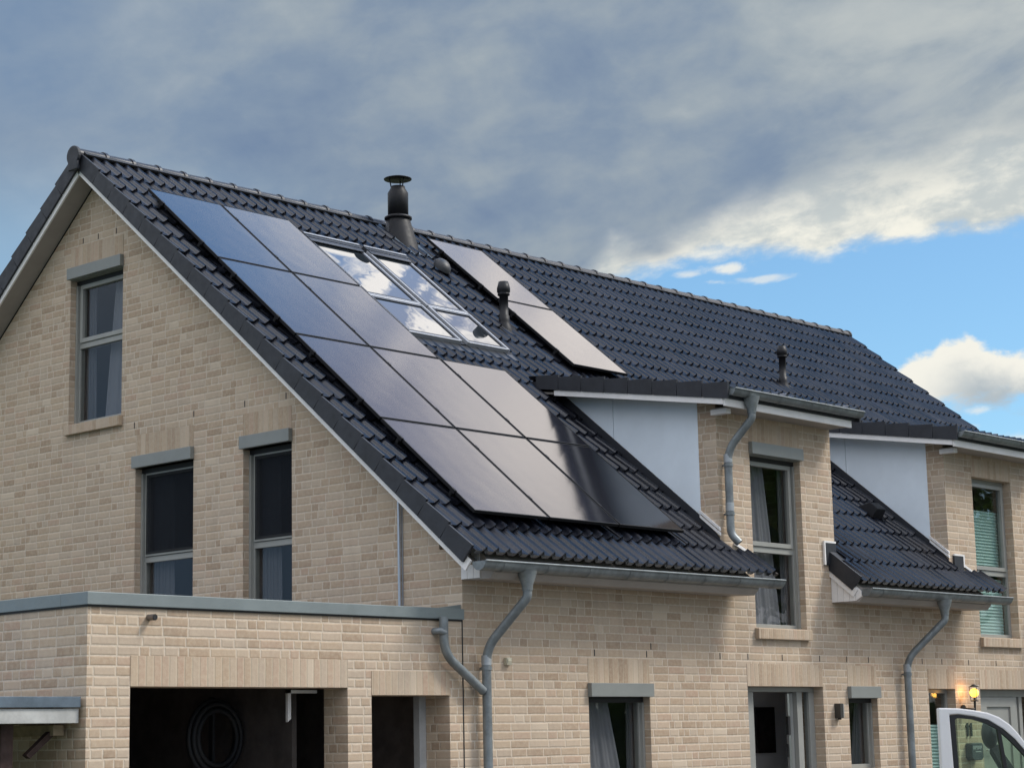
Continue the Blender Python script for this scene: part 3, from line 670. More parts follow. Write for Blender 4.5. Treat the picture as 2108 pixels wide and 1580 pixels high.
# ------------------------------------------------------------------ windows
TF = lambda a, d, z: (a, d, z)       # front wall: d into the house
TG = lambda a, d, z: (d, a, z)       # gable wall
def window(T, o, mull=None, box=None, sill=False, lintel=True, curtain=None, blind=False, name='window', room=True, screen=False, wide=.0, deep=2.2, pad=.5):
    a0, a1, z0, z1 = o; d0, d1 = .125, .20; f = .055
    mb = MB()
    mb.box((a0+.001, d0, z0+.001), (a0+f, d1, z1-.001), T).box((a1-f, d0, z0+.001), (a1-.001, d1, z1-.001), T)
    mb.box((a0+f, d0, z0+.001), (a1-f, d1, z0+f), T).box((a0+f, d0, z1-f), (a1-f, d1, z1-.001), T)
    lights = [(z0+f, z1-f)]
    if mull:
        mb.box((a0+f, d0, mull-.035), (a1-f, d1, mull+.035), T); lights = [(z0+f, mull-.035), (mull+.035, z1-f)]
    wn = mb.build(name, FRAME, house, bevel=.004)
    for i, (q0, q1) in enumerate(lights):
        s = .055; b0, b1 = a0+f+.004, a1-f-.004; e = .018
        if i == len(lights)-1 and mull:                      # opening sash, a little proud
            mb = MB()
            mb.box((b0, d0-e, q0+.004), (b0+s, d1-.02, q1-.004), T).box((b1-s, d0-e, q0+.004), (b1, d1-.02, q1-.004), T)
            mb.box((b0+s, d0-e, q0+.004), (b1-s, d1-.02, q0+.004+s), T).box((b0+s, d0-e, q1-.004-s), (b1-s, d1-.02, q1-.004), T)
            mb.build('sash', FRAME, wn, bevel=.004)
            if screen: MB().box((b0+s*.5, d0-e-.008, q0+s*.5), (b1-s*.5, d0-e-.005, q1-s*.5), T).build('fly_screen', SCREEN, wn)
            g = (b0+s, b1-s, q0+.004+s, q1-.004-s)
        else: g = (b0, b1, q0, q1)
        MB().box((g[0], d0+.02, g[2]), (g[1], d0+.026, g[3]), T).build('pane', GLASS, wn)
    if box:
        bz0, bz1 = box
        mb = MB().box((a0-.012, -.06, bz0), (a1+.012, -.001, bz1), T).box((a0+.001, -.001, bz0), (a1-.001, d0-.03, z1-.002), T)
        mb.build('shutter_box', BOX, wn, bevel=.005)
        MB().box((a0+.002, d0-.029, z1-.06), (a1-.002, d0-.001, z1-.003), T).build('shutter_slot', DARKFR, wn)
        for a_ in (a0+.002, a1-.036):
            MB().box((a_, d0-.04, z0+.002), (a_+.034, d0-.001, z1-.061), T).build('shutter_rail', FRAME, wn)
    if lintel:
        zl = box[1] if box else z1
        MB().box((a0-wide, -.004, zl+.002), (a1+wide, .05, zl+.262), T).build('lintel', SOLDIER, wn)
    if sill:
        mb = MB(); mb.raw([T(a, d, z) for a in (a0-.03, a1+.03) for (d, z) in ((-.06, z0-.135), (-.06, z0-.012), (.124, z0+.012), (.124, z0-.06), (-.002, z0-.135))], [(0, 1, 2, 3, 4), (9, 8, 7, 6, 5), (0, 5, 6, 1), (1, 6, 7, 2), (2, 7, 8, 3), (3, 8, 9, 4), (4, 9, 5, 0)])
        mb.build('sill', SOLDIER, wn, bevel=.006)
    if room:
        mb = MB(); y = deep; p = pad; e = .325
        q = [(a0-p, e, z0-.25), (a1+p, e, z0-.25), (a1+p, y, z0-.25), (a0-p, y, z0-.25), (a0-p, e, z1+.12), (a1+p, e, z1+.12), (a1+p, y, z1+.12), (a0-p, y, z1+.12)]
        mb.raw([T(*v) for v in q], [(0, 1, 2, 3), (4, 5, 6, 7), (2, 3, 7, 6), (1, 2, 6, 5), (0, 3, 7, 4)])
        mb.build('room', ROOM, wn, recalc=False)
    if curtain:
        for (ca, cb, side) in curtain:                        # fractions of the width; side: where the foot is gathered
            mb = MB(); n = 40; H0, H1 = z0+.03, z1-.02; vs = []
            for zi in range(9):
                t = zi/8; z = H1+(H0-H1)*t
                lo, hi_ = ca, cb
                if side == 'g': hi_ = ca+(cb-ca)*(.68+.32*t)
                if side == 'l': hi_ = ca+(cb-ca)*(.55+.45*t)
                if side == 'r': lo = cb-(cb-ca)*(.55+.45*t)
                for j in range(n+1):
                    u = lo+(hi_-lo)*j/n; a = a0+(a1-a0)*u
                    vs.append(T(a, .262+(.006 if side == 'g' else .025)*math.sin(j*1.55+t)+.01*math.sin(j*.6), z))
            mb.raw(vs, [(i*(n+1)+j, i*(n+1)+j+1, (i+1)*(n+1)+j+1, (i+1)*(n+1)+j) for i in range(8) for j in range(n)], True)
            mb.build('curtain', CURT2 if side == 'g' else CURT, wn, recalc=False)
    if blind:
        for (q0, q1) in blind:
            mb = MB(); n = int((q1-q0)/.022); vs = []
            for k in range(n+1):
                z = q0+(q1-q0)*k/n
                for a in (a0+f, a1-f): vs.append(T(a, .215+(.009 if k % 2 else -.009), z))
            mb.raw(vs, [(2*k, 2*k+1, 2*k+3, 2*k+2) for k in range(n)])
            mb.build('pleated_blind', BLIND, wn, recalc=False)
    return wn
def screen_mat():
    M = bpy.data.materials.new('dark_fly_screen'); M.use_nodes = True; M.node_tree.nodes.clear(); n = NT(M.node_tree)
    tr = n.n('ShaderNodeBsdfTransparent'); di = n.n('ShaderNodeBsdfDiffuse'); di.inputs[0].default_value = (.022, .024, .028, 1)
    mx = n.n('ShaderNodeMixShader'); mx.inputs[0].default_value = .5; n.put(mx.inputs[1], tr.outputs[0]); n.put(mx.inputs[2], di.outputs[0])
    o = n.n('ShaderNodeOutputMaterial'); n.put(o.inputs[0], mx.outputs[0]); return M
SCREEN = screen_mat()
BLIND = mat('pale_pleated_blind', (.46, .66, .60), .85)
bh = .147
window(TG, W_A, 6.69, (7.54, 7.54+bh), sill=True, curtain=[(.0, .62, 'g'), (.82, 1.0, '')])
window(TG, W_B, 3.86, (4.963, 4.963+bh), screen=True, curtain=[(.62, 1.0, '')])
window(TG, W_C, 3.875, (4.973, 4.973+bh), screen=True, curtain=[(.58, 1.0, '')])
window(TF, W_G, None, (2.078, 2.078+bh), curtain=[(.0, .84, 'g'), (.90, 1.0, '')])
window(TF, W_N, None, (2.066, 2.066+bh), curtain=[(.62, 1.0, 'r')], deep=.8, pad=.02)
window(TF, W_2, None, None, blind=[(.98, 1.72)])
window(TF, W_D1, 3.86, (4.995, 4.995+bh), sill=True, curtain=[(.0, .82, 'g'), (.88, 1.0, '')])
window(TF, W_D2, 3.82, None, sill=True, blind=[(2.96, 3.75), (3.86, 4.72)])

# ------------------------------------------------------------------ front doors
def posts(mb, spans, z0, z1, d0, d1):
    for a, b in spans: mb.box((a, d0, z0), (b, d1, z1))
# first entrance: inward opening leaf standing open, side light
mb = MB(); a0, a1, z0, z1 = D_1
posts(mb, [(a0+.09, a0+.30), (6.03, 6.14), (6.285, a1-.001)], z0+.001, z1-.062, .14, .22); mb.box((a0+.001, .14, z1-.06), (a1-.001, .22, z1-.002))
mb.box((a0+.001, .155, z0), (a0+.089, .22, z1-.062))
dr1 = mb.build('open_entrance', FRAME, house, bevel=.004)
MB().box((6.141, .175, z0), (6.284, .181, z1-.063)).build('side_pane', GLASS, dr1)
ld = Vector((.820, .573, 0)); ln = Vector((.573, -.820, 0)); lb = Vector((5.965, .235, 0))
LT = lambda a, d, z: tuple(lb+ld*a+ln*d+Vector((0, 0, z)))
lf = MB().box((0, 0, z0+.01), (.95, .06, z1-.07), LT).build('door', FRAME, dr1, bevel=.004)
MB().box((a0-.002, -.004, z1+.002), (a1, .05, z1+.265)).build('lintel', SOLDIER, dr1)
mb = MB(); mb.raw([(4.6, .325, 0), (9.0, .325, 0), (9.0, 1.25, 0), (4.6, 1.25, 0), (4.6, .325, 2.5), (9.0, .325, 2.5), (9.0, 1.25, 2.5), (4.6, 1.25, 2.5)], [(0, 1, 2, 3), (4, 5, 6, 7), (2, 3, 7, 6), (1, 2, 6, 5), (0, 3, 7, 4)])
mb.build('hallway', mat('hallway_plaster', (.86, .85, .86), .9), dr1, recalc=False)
STEEL = mat('brushed_steel', (.62, .62, .62), .28, metal=1.0)
mb = MB().box((5.90, .19, .25), (5.938, .222, 1.62)).box((5.90, .19, 1.86), (5.938, .222, z1-.08)); mb.build('edge_strip', STEEL, dr1)
mb = MB().box((5.895, .188, 1.63), (5.939, .223, 1.85)).box((5.88, .20, 1.36), (5.894, .215, 1.52)); mb.build('lock', DARKFR, dr1)
pc = MB().box((6.635, 1.195, 1.405), (7.035, 1.245, 1.985)).build('picture', mat('dark_picture', (.012, .008, .009), .5, var=.5, vscale=9))
tag(pc, 'dark framed picture on the hallway wall seen through the open front door', 'picture')
MB().box((6.66, 1.189, 1.43), (7.01, 1.194, 1.96)).build('canvas', mat('dim_canvas', (.03, .022, .022), .6, var=.6, vscale=7), pc)
# second entrance: closed panelled door, side light
mb = MB(); a0, a1, z0, z1 = D_2
posts(mb, [(a0+.001, a0+.16), (11.385, 11.47), (11.53, 11.62), (a1-.10, a1-.001)], z0+.001, z1-.102, .14, .22); mb.box((a0+.001, .14, z1-.10), (a1-.001, .22, z1-.002))
dr2 = mb.build('closed_entrance', FRAME, house, bevel=.004)
mb = MB(); b0, b1 = a0+.165, 11.38
mb.wall(rect(b0, b1, z0+.01, z1-.105), [rect(b0+.20, b1-.14, z0+.2, z1-.24)], lambda a, b, d: (a, .115+d*.05, b))
mb.box((b0+.19, .140, z0+.19), (b1-.13, .16, z1-.23))
lf2 = mb.build('door', FRAME, dr2, bevel=.004)
mb = MB(); mb.tube([(b0+.09, .10, 1.36), (b0+.09, .06, 1.36), (b0+.30, .06, 1.36)], .011, 10); mb.build('handle', STEEL, lf2)
MB().box((11.471, .175, z0), (11.529, .181, z1-.103)).box((11.621, .175, z0), (a1-.101, .181, z1-.103)).build('side_pane', GLASS, dr2)
MB().box((a0-.002, -.004, z1+.002), (a1, .05, z1+.265)).build('lintel', SOLDIER, dr2)
# weep slots in the joints above the openings
for x, z in [(4.30, 2.56), (4.85, 2.56), (5.55, 2.56), (6.35, 2.56), (6.95, 2.56), (7.45, 2.56), (8.75, 2.56), (9.25, 2.56), (9.95, 2.56), (10.7, 2.56), (2.04, 2.56), (2.94, 2.56), (3.02, 2.65)]:
    zz = math.floor((z+.012)/CH)*CH-.012
    MB().box((x, -.003, zz+.008), (x+.013, .02, zz+CH-.006)).build('weep_slot', DARKFR, front)
for y, z in [(6.62, 8.02), (6.30, 8.02), (5.92, 8.02), (4.35, 5.48), (3.42, 5.48), (2.70, 5.48), (5.5, 5.48)]:
    zz = math.floor((z+.012)/CH)*CH-.012
    MB().box((-.003, y, zz+.008), (.02, y+.013, zz+CH-.006)).build('weep_slot', DARKFR, gable)
# slim metal conduit on the gable
MB().tube([(-.03, .88, 2.95), (-.03, .88, 4.15)], .017, 10).box((-.012, .845, 2.95), (-.001, .862, 4.1)).build('conduit', mat('bright_conduit', (.55, .56, .58), .3, metal=.9), gable)

# ------------------------------------------------------------------ roof fittings
def loc(name, parent, P_): return P_
# big flue
fx, fy = 5.0, 6.0; mb = MB()
mb.lathe([(.0, 8.45), (.26, 8.45), (.245, 8.62), (.165, 9.10), (.0, 9.10)], (fx, fy, 0), 28)
fl = mb.build('chimney_flue', FLUE, house, recalc=True)
# stretched skirt down the slope
mb = MB(); sk = []
for k in range(28):
    a = 2*math.pi*k/28; tt = .42+.40*math.sin(a)*-1; 
    sk.append(Vector(RP(fx+.22*math.cos(a), .50+(.36 if math.sin(a) < 0 else .2)*-math.sin(a), .02)))
tp = [Vector((fx+.17*math.cos(2*math.pi*k/28), fy+.17*math.sin(2*math.pi*k/28), 9.07)) for k in range(28)]
mb.raw(sk+tp, [(k, (k+1) % 28, 28+(k+1) % 28, 28+k) for k in range(28)], True); mb.build('skirt', FLUE, fl)
MB().lathe([(.0, 9.07), (.20, 9.07), (.20, 9.10), (.155, 9.125), (.0, 9.125)], (fx, fy, 0), 28).build('storm_collar', FLUE, fl)
MB().lathe([(.0, 9.11), (.150, 9.11), (.150, 9.46), (.105, 9.535), (.105, 9.56), (.0, 9.56)], (fx, fy, 0), 28).build('pipe', FLUE, fl)
mb = MB(); mb.lathe([(.0, 9.675), (.20, 9.665), (.205, 9.675), (.13, 9.70), (.0, 9.71)], (fx, fy, 0), 28)
for k in range(3):
    a = 2*math.pi*k/3+.5; mb.tube([(fx+.10*math.cos(a), fy+.10*math.sin(a), 9.55), (fx+.125*math.cos(a), fy+.125*math.sin(a), 9.68)], .009, 6)
mb.build('rain_cap', FLUE, fl)
mb = MB(); vs = []
for i in range(9):
    for j in range(9):
        x = fx-.27+.54*i/8; t = .08+.92*j/8; vs.append(RP(x, t, .036+.018*math.cos(2*math.pi*(x-XL)/RPITCH)+random.uniform(0, .006)))
mb.raw(vs, [(i*9+j, (i+1)*9+j, (i+1)*9+j+1, i*9+j+1) for i in range(8) for j in range(8)], True); mb.build('flashing', LEAD, fl, recalc=False)
def vent(x, y, zb, zt, s=1.0):
    mb = MB(); r = .062*s; H = zt-zb
    mb.lathe([(0, -.25), (.15*s, -.25), (.12*s, -.02), (.085*s, .05), (r+.012, .10), (r+.012, .17), (r, .175), (r, H-.20), (r+.022, H-.20), (r+.022, H-.175), (r+.008, H-.17), (r+.03, H-.155), (r+.030, H-.10), (r+.006, H-.01), (0, H)], (x, y, zb), 20)
    o = mb.build('vent_pipe', PLASTIC, house)
    t = (YR-y)/CA
    mb = MB(); vs = []
    for i in range(7):
        for j in range(7):
            xx = x-.17+.34*i/6; tt = t-.18+.42*j/6; vs.append(RP(xx, tt, .042+.010*math.cos(2*math.pi*(xx-XL)/RPITCH)))
    mb.raw(vs, [(i*7+j, (i+1)*7+j, (i+1)*7+j+1, i*7+j+1) for i in range(6) for j in range(6)], True); mb.build('base_tile', PLASTIC, o, recalc=False)
    return o
vent(5.07, 4.02, 7.17, 7.83); vent(11.47, 3.9, 7.06, 7.75, .9)
# humped extractor cowl
c = Vector(RP(5.03, 1.46, .06)); mb = MB()
for i in range(9):
    pass
vs = []; nu, nv = 14, 7
for i in range(nu):
    for j in range(nv+1):
        a = 2*math.pi*i/nu; b = math.pi/2*j/nv
        q = Vector((math.cos(a)*math.cos(b)*.12, math.sin(a)*math.cos(b)*.15, math.sin(b)**.7*.15))
        vs.append(c+Vector((q.x, q.y*CA-q.z*SA*.6, q.y*SA+q.z*CA+.02)))
mb.raw(vs, [(i*(nv+1)+j, ((i+1) % nu)*(nv+1)+j, ((i+1) % nu)*(nv+1)+j+1, i*(nv+1)+j+1) for i in range(nu) for j in range(nv)], True)
ex = mb.build('extractor_cowl', mat('grey_cowl', (.028, .029, .032), .5), house)
# small tile vent on the lower roof
tv = MB(); tv.raw([RP(9.05+x, 7.04+t, h) for (x, t, h) in ((-.13, -.16, .03), (.13, -.16, .03), (.13, .13, .03), (-.13, .13, .03), (-.11, -.03, .19), (.11, -.03, .19), (.11, .12, .18), (-.11, .12, .18))], [(0, 3, 2, 1), (4, 5, 6, 7), (0, 1, 5, 4), (1, 2, 6, 5), (2, 3, 7, 6), (3, 0, 4, 7)])
tv.build('tile_vent', PLASTIC, house, bevel=.01)
# roof windows, two by two
def slope_obj(mb, name, material, parent, bevel=0.0): return mb.build(name, material, parent, bevel=bevel)
def roof_window(x0, x1, t0, t1, hood):
    B = lambda mb, a, b: mb.box(a, b, lambda x, t, h: RP(x, t, h))
    f = .032
    mb = MB(); B(mb, (x0, t0, .02), (x0+f, t1, .105)); B(mb, (x1-f, t0, .02), (x1, t1, .105)); B(mb, (x0+f, t1-f, .02), (x1-f, t1, .10)); B(mb, (x0+f, t0, .02), (x1-f, t0+f, .105))
    rw = mb.build('roof_window', ALU, roof, bevel=.005)
    mb = MB(); B(mb, (x0+f, t0+f, .05), (x1-f, t1-f, .088)); p = mb.build('pane', SKYGL, rw)
    mb = MB()
    s = .034
    for (a, b) in (((x0+f, t0+f, .089), (x0+f+s, t1-f, .1)), ((x1-f-s, t0+f, .089), (x1-f, t1-f, .1)), ((x0+f+s, t0+f, .089), (x1-f-s, t0+f+s, .1)), ((x0+f+s, t1-f-s, .089), (x1-f-s, t1-f, .1))): B(mb, a, b)
    mb.build('glazing_bead', ALUDK, rw)
    if hood:
        mb = MB(); B(mb, (x0-.005, t0-.10, .02), (x1+.005, t0-.002, .125)); B(mb, (x0+.01, t0+.001, .106), (x1-.01, t0+.10, .118)); mb.build('hood', ALUDK, rw, bevel=.004)
        mb = MB(); B(mb, (x0-.006, t0-.10, .126), (x1+.006, t0-.065, .136)); mb.build('hood_trim', ALU, rw)
    return rw
for cx0, cx1 in ((2.46, 3.44), (3.545, 4.335)):
    roof_window(cx0, cx1, 1.47, 2.95, True); roof_window(cx0, cx1, 2.97, 3.90, False)
mb = MB()
for a, b in (((3.442, 1.38, .01), (3.543, 3.90, .06)), ((4.337, 1.38, .01), (4.42, 3.90, .05)), ((2.46, 3.902, .01), (4.42, 4.08, .045))): mb.box(a, b, lambda x, t, h: RP(x, t, h))
mb.build('roof_window_flashing', ALUDK, roof)

# ------------------------------------------------------------------ solar panels
PW, PHt, PHH = 1.138, 1.758, .165
def make_panel():
    root = thing('solar_panel', '', 'solar panel')
    me = MB(); fr = .013; d = .035
    me.box((0, -PHt, -d), (fr, 0, 0)).box((PW-fr, -PHt, -d), (PW, 0, 0)).box((fr, -PHt, -d), (PW-fr, -PHt+fr, 0)).box((fr, -fr, -d), (PW-fr, 0, 0))
    me.build('frame', PVFR, root)
    MB().box((fr, -PHt+fr, -.02), (PW-fr, -fr, -.0025)).build('glass', PV, root)
    for v in (.38, 1.38):
        MB().box((-.03, -v-.02, -.075), (PW+.005, -v+.02, -d-.001)).build('mounting_rail', PVFR, root)
        MB().box((-.016, -v-.035, -d), (.012, -v+.035, .006)).build('clamp', PVFR, root)
    return root
pan = make_panel()
X0 = [.045, 1.205, 2.37]; TT = [1.144+1.784*j for j in range(4)]; X1 = 5.369; T1 = [.581, 2.365]
spots = [(X0[i], TT[j], i, j) for j in range(4) for i in range(2 if j < 2 else 3)]+[(X1, q, 9, j) for j, q in enumerate(T1)]
LB = {(0, 0): 'topmost blue tinted solar panel nearest the gable verge', (1, 0): 'blue grey solar panel in the top row left of the roof windows',
      (0, 1): 'blue solar panel at the verge in the second row from the top', (1, 1): 'solar panel right beside the lower pair of roof windows',
      (0, 2): 'pale violet solar panel at the verge in the third row from the top', (1, 2): 'middle solar panel of the third row, between two other panels',
      (2, 2): 'solar panel directly below the roof windows, its lower corner in dark reflection', (0, 3): 'bottom row solar panel nearest the gable verge, above the gutter',
      (1, 3): 'middle solar panel of the bottom row, half bright and half dark', (2, 3): 'almost black solar panel in the bottom row beside the dormer cheek',
      (9, 0): 'upper one of two beige solar panels standing apart under the ridge right of the flue', (9, 1): 'lower one of two beige solar panels standing apart, just above the dormer roof'}
def copy_tree(o, parent=None):
    c = o.copy(); COL.objects.link(c); c.parent = parent
    for ch in list(o.children): copy_tree(ch, c)
    return c
for n_, (x, t, i, j) in enumerate(spots):
    o = pan if n_ == 0 else copy_tree(pan)
    o.location = RP(x, t, PHH); o.rotation_euler = (AL, 0, 0)
    o['label'] = LB[(i, j)]; o['group'] = 'black solar panels on the tiled roof'

# ------------------------------------------------------------------ carport
cp = thing('carport', 'flat roofed brick carport with grey metal coping beside the gable wall', 'carport', (-2.3, 2, 0))
CX = -4.57; CD = 6.2
O1 = (-4.12, -1.585, .05, 2.16); O2 = (-1.275, -.205, .05, 2.09)
MB().wall([(CX, 0), (-.012, 0), (-.012, 2.88), (CX, 2.88)], [rect(*O1), rect(*O2)], lambda a, b, d: (a, .001+d*.335, b)).build('front_wall', BRICK, cp)
MB().box((CX, .337, 0), (CX+.24, CD, 2.88)).build('side_wall', BRICK, cp)
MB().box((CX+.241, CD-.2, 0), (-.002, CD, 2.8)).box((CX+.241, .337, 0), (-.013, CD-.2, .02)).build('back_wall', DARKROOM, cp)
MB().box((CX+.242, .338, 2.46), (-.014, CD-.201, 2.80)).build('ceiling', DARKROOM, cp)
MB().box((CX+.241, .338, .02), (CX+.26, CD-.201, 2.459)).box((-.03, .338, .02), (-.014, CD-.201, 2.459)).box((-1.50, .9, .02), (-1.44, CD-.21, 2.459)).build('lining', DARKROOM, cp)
mb = MB(); cz0, cz1 = 2.845, 2.955
mb.box((CX-.025, -.03, cz0), (-.004, .36, cz1)).box((CX-.025, .361, cz0), (CX+.26, CD, cz1))
mb.build('coping', COPING, cp, bevel=.006)
MB().box((CX-.012, -.014, cz0-.016), (-.014, .0, cz0-.001)).box((CX-.012, .001, cz0-.016), (CX-.001, CD, cz0-.001)).build('coping_shade_strip', DARKFR, cp)  # black strip that draws the shadow line beneath the coping
MB().box((CX+.262, .362, 2.86), (-.002, CD, 2.90)).build('flat_roof', mat('grey_roof_felt', (.10, .10, .10), .9, var=.2), cp)
MB().box((O1[0], -.004, O1[3]+.002), (O1[1], .05, O1[3]+.262)).box((O2[0], -.004, O2[3]+.002), (O2[1], .05, O2[3]+.232)).build('lintel', SOLDIER, cp)
MB().prism([(-.35, cz1+.001), (-.004, cz1+.001), (-.004, cz1+.045)], lambda a, b: (a, .02, b), lambda a, b: (a, .05, b)).build('corner_flashing', COPING, cp)
mb = MB(); mb.tube(bend([(-.36, -.085, 2.86), (-.36, -.085, 2.50), (.19, -.09, 2.13)], .16), .046, 14); mb.tube([(-.42, .02, 2.72), (-.42, -.10, 2.72), (-.36, -.10, 2.70)], .035, 10)
dp = mb.build('downpipe', ZINC, cp)
MB().tube([(-3.93, -.0885, 2.752), (-3.93, -.0905, 2.752)], .022, 14).build('spout_mouth', DARKFR, cp)
MB().tube([(-3.93, .01, 2.755), (-3.93, -.09, 2.752)], .028, 14, caps=False).tube([(-3.93, -.02, 2.755), (-3.93, -.088, 2.752)], .023, 14).build('overflow_spout', mat('spout_metal', (.22, .19, .17), .5, metal=.5), cp)
MB().box((-.30, .337, .02), (-.206, .42, 2.455)).build('post', mat('galvanised_post', (.42, .43, .43), .5, var=.1), cp)
MB().box((-.016, -.004, 0), (-.003, .02, 2.84)).build('movement_joint', DARKFR, cp)
br = MB().prism([(0, 0), (.09, .03), (.09, .30), (.0, .30)], lambda a, b: (-1.97+a*.45, .42, 1.85+b), lambda a, b: (-1.97+a*.45, .45, 1.85+b)).box((-1.97, .42, 2.12), (-1.60, .45, 2.15)).build('door_bracket', WHITE, cp)
hs = MB()
for k in range(26):
    pass
for r_, yo in ((.30, 0), (.27, .05), (.33, .04), (.245, .0)):
    hs.tube([(-1.86+r_*math.cos(2*math.pi*k/28), 1.6+yo, 1.72+r_*1.1*math.sin(2*math.pi*k/28)) for k in range(29)], .028, 8, caps=False)
hs.box((-1.875, 1.66, 1.35), (-1.845, 1.72, 2.12))
tag(hs.build('coiled_hose', mat('black_hose', (.018, .019, .022), .6)), 'dark coiled hose hanging in the gloom of the wide carport opening', 'hose')

# lower shelter against the carport's side wall
sh = thing('lean_to_shelter', 'low open shelter with blue grey roof edge and pale board, left of the carport', 'shelter', (-6.5, 1.5, 0))
MB().box((-9, .04, 1.985), (-5.42, .07, 2.075)).box((-5.415, .035, 1.985), (-4.60, .07, 2.075)).box((-9, .071, 2.03), (-4.60, 3.6, 2.07)).build('roof_edge', SLATE, sh, bevel=.004)
MB().box((-9, .055, 1.855), (-4.605, .085, 1.975)).build('fascia_board', BOARD, sh, bevel=.004)
MB().box((-4.72, .25, 1.755), (-4.615, .9, 1.845)).build('beam', WOOD, sh, bevel=.005)
MB().raw([(x, y, z) for y in (.3, .36) for x, z in ((-4.72, 1.79), (-4.95, 1.60), (-4.91, 1.57), (-4.68, 1.755))], [(0, 1, 2, 3), (7, 6, 5, 4), (0, 4, 5, 1), (1, 5, 6, 2), (2, 6, 7, 3), (3, 7, 4, 0)]).build('brace', DKWOOD, sh)
MB().box((-9, .10, 1.86), (-4.73, 3.5, 1.98)).build('rafters', DKWOOD, sh)
MB().box((-5.20, .30, 0), (-5.08, .42, 1.85)).build('post', DKWOOD, sh)
MB().box((-9, 3.5, 0), (-4.62, 3.6, 2.02)).build('back_boards', DKWOOD, sh)

# ------------------------------------------------------------------ things fixed to the front wall
tag(MB().box((.60, -.045, 2.40), (.68, -.001, 2.475)).prism([(-.046, 2.41), (-.052, 2.44), (-.046, 2.47)], lambda a, b: (.61, a, b), lambda a, b: (.67, a, b)).build('sensor_box', mat('cream_plastic', (.52, .48, .36), .5), bevel=.006), 'small cream sensor box on the front wall right of the first downpipe', 'sensor')
wl = thing('wall_lamp', 'dark grey box shaped wall lamp between the open door and the narrow window', 'lamp', (6.68, 0, 1.91))
MB().box((6.63, -.09, 1.82), (6.70, -.001, 2.0)).build('housing', mat('dark_lamp_metal', (.06, .055, .05), .4, metal=.4), wl, bevel=.006)
MB().box((6.702, -.075, 1.83), (6.735, -.001, 1.99)).build('lamp_front', mat('brushed_lamp_plate', (.5, .49, .47), .35, metal=.6), wl)
MB().tube([(6.665, -.05, 1.80), (6.665, -.05, 1.82)], .022, 10).build('lens', DARKFR, wl)
lt = thing('wall_lantern', 'lit amber globe lantern on a black bracket beside the second front door', 'lantern', (9.82, 0, 1.95))
BLK = mat('black_lantern_iron', (.02, .018, .016), .5)
lx = 9.80; ly = -.15
mb = MB(); mb.tube([(lx-.08, -.001, 1.93), (lx-.08, -.03, 1.93)], .05, 14); mb.tube(bend([(lx-.08, -.02, 1.93), (lx-.08, ly, 1.92), (lx, ly, 1.92), (lx, ly, 2.05)], .03), .012, 10); mb.tube([(lx, ly, 1.86), (lx, ly, 2.075)], .016, 10)
mb.lathe([(0, 2.02), (.055, 2.02), (.05, 2.035), (0, 2.04)], (lx, ly, 0), 14); mb.lathe([(0, 2.215), (.075, 2.215), (.02, 2.245), (0, 2.25)], (lx, ly, 0), 16)
for k in range(3):
    a = 2*math.pi*k/3; mb.tube([(lx+.05*math.cos(a), ly+.05*math.sin(a), 2.03), (lx+.062*math.cos(a), ly+.062*math.sin(a), 2.217)], .004, 6)
mb.build('bracket', BLK, lt)
gm = bpy.data.materials.new('lit_amber_globe'); gm.use_nodes = True
gb = gm.node_tree.nodes['Principled BSDF']; gb.inputs['Base Color'].default_value = (.9, .55, .15, 1); gb.inputs['Emission Color'].default_value = (1, .47, .05, 1); gb.inputs['Emission Strength'].default_value = 2.4
MB().lathe([(0, -.058)]+[(.06*math.sin(math.pi*k/12), -.06*math.cos(math.pi*k/12)) for k in range(1, 12)]+[(0, .06)], (lx, ly, 2.135), 20).build('globe', gm, lt)
gb2 = bpy.data.lights.new('lantern_light', 'POINT'); gb2.energy = .9; gb2.color = (1, .5, .12); gb2.shadow_soft_size = .06
go = bpy.data.objects.new('lantern_light', gb2); COL.objects.link(go); go.parent = lt; go.location = Vector((lx-.10, -.10, 2.15))-Vector((9.82, 0, 1.95))
mb = MB()
for x in (9.79, 9.885):
    mb.prism([(x, 1.555), (x+.034, 1.555), (x+.034, 1.735), (x+.012, 1.735), (x-.028, 1.695), (x-.02, 1.675), (x, 1.69)], lambda a, b: (a, -.022, b), lambda a, b: (a, -.004, b))
tag(mb.build('house_number', mat('dark_numeral', (.03, .035, .03), .5)), 'dark house number 11 on the pier left of the second front door', 'house number')
ml = thing('mailbox', 'rounded dark mailbox with pale lettering below the house number', 'mailbox', (9.88, 0, 1.35))
mb = MB(); pl = [(9.73, 1.27), (9.78, 1.235), (9.98, 1.235), (10.03, 1.27), (10.03, 1.44), (10.01, 1.465), (9.75, 1.465), (9.73, 1.44)]
mb.prism(pl, lambda a, b: (a, -.11, b), lambda a, b: (a, -.002, b)); mb.build('housing', mat('dark_slate_mailbox', (.05, .06, .07), .45), ml, bevel=.012)
mb = MB()
xx = 9.76
for h_ in (.05, .045, .05, .03, .05, .05, .045, .05, .04):
    mb.box((xx, -.114, 1.43-h_), (xx+.011, -.111, 1.43)); xx += .026
mb.box((9.82, -.114, 1.345), (9.96, -.111, 1.355)); mb.build('lettering', mat('pale_lettering', (.45, .47, .48), .5), ml)

